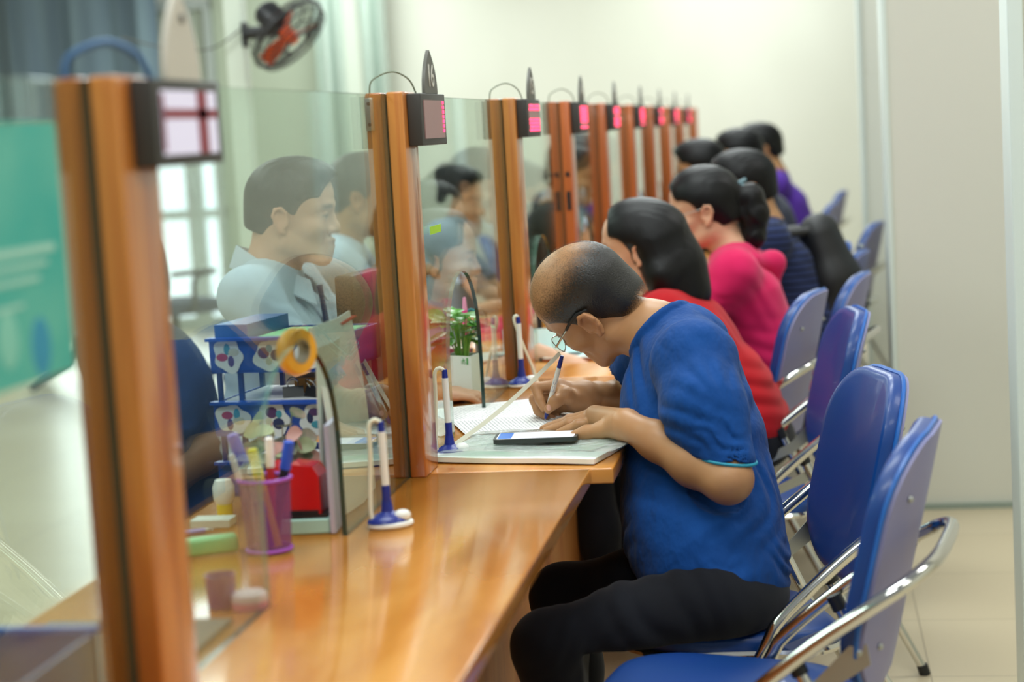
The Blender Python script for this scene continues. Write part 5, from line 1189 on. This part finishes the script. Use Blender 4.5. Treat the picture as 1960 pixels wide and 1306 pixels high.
    for s in (-1, 1):
        S.cap(nb - up * .018, sh[s], .056, .054, .05); fr = .62 if sleeves == 'short' else 1.0; e_ = sh[s] + (el[s] - sh[s]) * fr
        S.chain([sh[s], e_], [.058, .053 if sleeves == 'short' else .048], .06)
        if sleeves == 'short': dn = unit(el[s] - sh[s]); S.cap(e_ - dn * .005, el[s] + dn * .03, .047, .050, .004, 's')
        else: S.chain([el[s], wr[s] - unit(wr[s] - el[s]) * .01], [.050, .036], .02)
    S.wave(chest + lft * 0, (.18, .25, .14), (.7, .2, 1), 55, .007, len(name_lab)); S.wave(waist, (.2, .25, .10), (.2, .1, 1), 70, .012, len(name_lab) + 3)
    for s in (-1, 1): S.wave(sh[s] + (el[s] - sh[s]) * .45, (.08, .08, .08), (.3, .2, 1), 95, .006, len(name_lab) + s)
    dn2 = unit(ho - up * .02 - f * .03 - nb); S.cap(nb + dn2 * .022, nb + dn2 * .2, .056 if fem else .062, .085, .008, 's')
    S.plane(hip - up * .055, (0, 0, -1), .01)
    top = part_mesh('top' if shirt == '' else shirt, S, shirt_m, man, O)
    if legs:
        S = SDF(*bounds([hip, hip + f * .45 + lft * .12, hip + f * .45 - lft * .12, hip + f * .35 - up * .5], .14), .008)
        for s in (-1, 1):
            h0 = hip + lft * s * .085 - up * .0; kn = hip + f * .42 * sc + lft * s * .10; kn[2] = .50; an = kn + f * (-.04) ; an[2] = .08
            S.chain([h0, (h0 + kn) / 2, kn], [.088, .078, .060], .03); S.chain([kn, (kn + an) / 2, an], [.060, .056, .046], .03)
            S2 = SDF(*bounds([an + f * .2, an - f * .05, an + up * .02], .07), .007); S2.chain([an - f * .03 - up * .03, an + f * .06 - up * .035, an + f * .16 - up * .045], [.042, .038, .028], .02); S2.plane((0, 0, .003), (0, 0, -1))
            part_mesh('shoe', S2, M['black'], man, O)
        S.ell(hip - up * .01, (.13, .15, .09), .05); S.plane((0, 0, .4455), (0, 0, -1)) if False else None
        Z = S.ax[2][None, None, :]; D = (S.ax[0][:, None, None] - hip[0]) * f[0] + (S.ax[1][None, :, None] - hip[1]) * f[1]
        S.f[:] = np.maximum(S.f, np.minimum(.4455 - Z, .30 - D) + 0 * S.f)
        part_mesh('trousers', S, trouser_m or M['trouser'], man, O)
    return dict(o=man, O=O, ho=ho, R=R, nb=nb, hip=hip, f=f, lft=lft, sh=sh, top=top, chest=chest, waist=waist, sc=sc, el=el)
M['trouser'] = cloth('dark_cloth', '12141c', '161822', .1)
uni = cloth('pale_blue_shirt', 'bccbd8', 'b3c4d4'); 
def hd(px, py, Y): return at(px, py, Y)
# ---- customers
w_ = seated('person, woman in a red top with black shoulder-length hair, facing the glass', hd(1228, 484, 4.86), 176, 4, 0, 'bob', '', .25, hips=.19, fem=1, sc=.98, shirt_m=cloth('red_knit', 'b8161f', 'a8121b'), skin=SKF, body_dir=176)
w_['o']['category'] = 'person'
def strap(P0, m, name, r, parent, O): return MB().tube(bez([tuple(np.array(p) - O) for p in P0], 8), r, 8).build(name, m, parent)
p_ = seated('person, woman in a bright pink hoodie with clipped-up hair and glasses', hd(1352, 410, 5.45), 180, 6, 0, 'tied', 'hoodie', .35, fem=1, sc=1.0, shirt_m=cloth('pink_fleece', 'dd2362', 'cf1c58', .15), skin=SKF, sleeves='long')
O = p_['O']; nb = p_['nb']; f = p_['f']; L_ = p_['lft']; U = np.array([0, 0, 1.])
S = SDF(*bounds([nb - f * .12, nb + f * .1], .16), .006); S.chain([nb + L_ * .075 - U * .04 + f * .02, nb + L_ * .085 - U * .02 - f * .05, nb - f * .115 - U * .035, nb - L_ * .085 - U * .02 - f * .05, nb - L_ * .075 - U * .04 + f * .02], [.016, .022, .030, .022, .016], .03)
S.chain([nb - f * .095 - U * .04, nb - f * .115 - U * .09], [.030, .018], .03); part_mesh('hood', S, p_['top'].data.materials[0], p_['top'], O)
sp_ = p_['sh']; strap([nb - U * .02 + f * .02 - L_ * .09, sp_[-1] * .5 + nb * .5 - f * .09 - U * .06, p_['chest'] - f * .125 - U * .04 - L_ * .06, p_['waist'] - f * .12 - L_ * .1, p_['hip'] - f * .08 - L_ * .15 + U * .02], mat('cream_strap', 'c9b6a8', .6), 'bag_strap', .006, p_['o'], O)
R = p_['R']; ho = p_['ho']; g = lambda q: tuple(ho + R @ np.array(q) - O)
MB().ball(g((-.012, -.112, .055)), (.018, .014, .020), 8).tube([g((-.02, -.105, .075)), g((0, -.125, .082)), g((.02, -.105, .075))], .006, 8).build('hair_clip', mat('pale_blue_clip', '6d8a94', .25), p_['o'])
gf = MB()
for s in (-1, 1): gf.tube([g((s * .033 + .023 * math.cos(a), .104, .004 + .018 * math.sin(a))) for a in [q * .5236 for q in range(12)]], .0013, 6, closed=True); gf.tube([g((s * .056, .100, .008)), g((s * .079, .06, .012)), g((s * .084, .0, .020))], .0013, 6)
gf.tube([g((-.010, .104, .006)), g((.010, .104, .006))], .0013, 6); gf.build('glasses', M['steel'], p_['o'])
st_m = cloth('navy_stripe', '222c48', '1d2640'); n = st_m.node_tree.nodes; l = st_m.node_tree.links
tc = n.new('ShaderNodeTexCoord'); wv = n.new('ShaderNodeTexWave'); wv.bands_direction = 'Z'; wv.inputs['Scale'].default_value = 14; wv.inputs['Distortion'].default_value = .6; l.new(tc.outputs['Object'], wv.inputs[0])
mr = n.new('ShaderNodeMapRange'); mr.inputs[1].default_value = .75; mr.inputs[2].default_value = .9; l.new(wv.outputs[1], mr.inputs[0]); x = n.new('ShaderNodeMix'); x.data_type = 'RGBA'; x.inputs[6].default_value = lin('29345a'); x.inputs[7].default_value = lin('10141f'); l.new(mr.outputs[0], x.inputs[0]); l.new(x.outputs[2], n['Principled BSDF'].inputs[0])
n_ = seated('person, man with short black hair, striped navy shirt and black backpack', hd(1428, 366, 6.3), 190, 4, 0, 'short', 'striped_shirt', .2, sc=1.0, shirt_m=st_m, body_dir=184)
O = n_['O']; bp_ = empty('backpack', tuple(n_['chest'] - n_['f'] * .185 - U * .05 - n_['lft'] * .02), 0, 'black backpack worn on the back of the man in the striped navy shirt', 'backpack')
bc = np.array(bp_.location); S = SDF(bc - .26, bc + .26, .007); S.chain([bc + U * .15 + n_['f'] * .04, bc, bc - U * .19], [.070, .090, .098], .03, ys=.62); S.ell(bc - n_['f'] * .07 - U * .06, (.05, .11, .09), .02)
part_mesh('bag_body', S, mat('black_nylon', '0d0e10', .6, bump=((300, 300, 300), .3, .001)), bp_, bc)
for s in (-1, 1):
    MB().tube(bez([tuple(np.array(q) - bc) for q in (bc + U * .17 + n_['lft'] * s * .06, n_['nb'] - U * .03 + n_['lft'] * s * .09 - n_['f'] * .04, n_['nb'] - U * .05 + n_['lft'] * s * .12 + n_['f'] * .06, n_['chest'] + n_['lft'] * s * .15 + n_['f'] * .07 - U * .05, bc - U * .12 + n_['lft'] * s * .10)], 6), .014, 8).build('shoulder_strap', M['black'], bp_)
MB().ball(tuple(-n_['f'] * .10 + U * .1), .008, 6).build('zip_pull', M['steel'], bp_)
m4 = seated('person, dark-haired man left of the backpack wearer, face to the glass', hd(1345, 330, 7.75), 180, 8, 0, 'short', '', .35, sc=1.0, shirt_m=cloth('dark_olive_top', '2a2c2c'), vox=.009)
m5 = seated('person, black-haired man behind the backpack wearer, only head showing', hd(1420, 304, 8.75), 184, 6, 0, 'short', '', .3, sc=1.02, shirt_m=cloth('grey_top', '4b4d58'), vox=.009)
m6 = seated('person, farthest man in a purple top at the right end of the row', hd(1458, 290, 9.6), 186, 4, 0, 'buzz', '', .25, sc=1.06, shirt_m=cloth('purple_top', '5a35a0', '4d2c90'), sleeves='long', vox=.009, body_dir=180)
# ---- clerks behind the glass, in pale blue
c1 = seated('person, male clerk in pale blue shirt and dark tie seated behind the arch pane', hd(556, 418, 4.12), 4, 5, 0, 'short', 'uniform_shirt', .15, sc=.99, shirt_m=uni, skin=SKF, body_dir=2, vox=.005)
O = c1['O']; f = c1['f']; nb = c1['nb']; L_ = c1['lft']
cm = cloth('shirt_collar', 'c6d2dd')
for s in (-1, 1):
    q = [nb - f * .078 + U * .058, nb + L_ * s * .078 + U * .022, nb + f * .095 + L_ * s * .016 - U * .030]
    q2 = [nb - f * .098 + U * .010, nb + L_ * s * .105 - U * .012, nb + f * .118 + L_ * s * .058 - U * .085]
    vs = [tuple(p - O) for p in q + q2]; vs += [tuple(np.array(v) + np.array([0, 0, .004])) for v in vs]
    MB().add(vs, [(0, 1, 4, 3), (1, 2, 5, 4), (6, 9, 10, 7), (7, 10, 11, 8), (0, 6, 7, 1), (1, 7, 8, 2), (3, 4, 10, 9), (4, 5, 11, 10), (2, 8, 11, 5), (0, 3, 9, 6)]).build('collar', cm, c1['top'])
t0 = nb + f * .108 - U * .04; t1 = c1['chest'] + f * .130 - U * .12
MB().add([tuple(p - O) for p in (t0 - L_ * .014, t0 + L_ * .014, t0 + L_ * .008 - U * .03 + f * .004, t0 - L_ * .008 - U * .03 + f * .004, t1 - L_ * .03, t1 + L_ * .03)] + [tuple(p - O + f * .008) for p in (t0 - L_ * .014, t0 + L_ * .014, t0 + L_ * .008 - U * .03 + f * .004, t0 - L_ * .008 - U * .03 + f * .004, t1 - L_ * .03, t1 + L_ * .03)],
  [(0, 3, 2, 1), (3, 4, 5, 2), (6, 7, 8, 9), (9, 8, 11, 10), (0, 1, 7, 6), (1, 2, 8, 7), (2, 5, 11, 8), (5, 4, 10, 11), (4, 3, 9, 10), (3, 0, 6, 9)]).build('necktie', cloth('navy_tie', '1f2c58'), c1['top'])
kw = dict(shirt_m=uni, vox=.009, group=None)
seated('person, clerk in pale blue shirt with greyish hair, beside the bracketed post', hd(690, 385, 5.35), 10, 8, 0, 'short', 'uniform_shirt', .3, sc=1.02, hair_m=hair_mat('greyish_hair', '4a4844'), arms={-1: ((hd(715, 560, 5.2)), (hd(700, 500, 5.2) + np.array([.05, 0, -.02])))}, **kw)
seated('person, woman clerk in pale blue with black hair gathered in a bun', hd(912, 362, 6.35), -12, 14, 0, 'bun', 'uniform_shirt', .25, fem=1, skin=SKF, **kw)
seated('person, dark-haired clerk mostly hidden by the third post', hd(985, 372, 7.25), 0, 20, 0, 'short', 'uniform_shirt', .3, **kw)
seated('person, clerk leaning forward between the fourth and fifth posts', hd(1102, 312, 7.9), 0, 8, 0, 'short', 'uniform_shirt', .25, **kw)
seated('person, small blurred clerk between the fifth and sixth posts', hd(1166, 318, 9.3), 0, 8, 0, 'short', 'uniform_shirt', .3, **kw)
seated('person, grey-haired clerk between the sixth and seventh posts', hd(1218, 286, 10.3), 0, 5, 0, 'short', 'uniform_shirt', .2, hair_m=hair_mat('slate_hair', '5f6b66'), **kw)
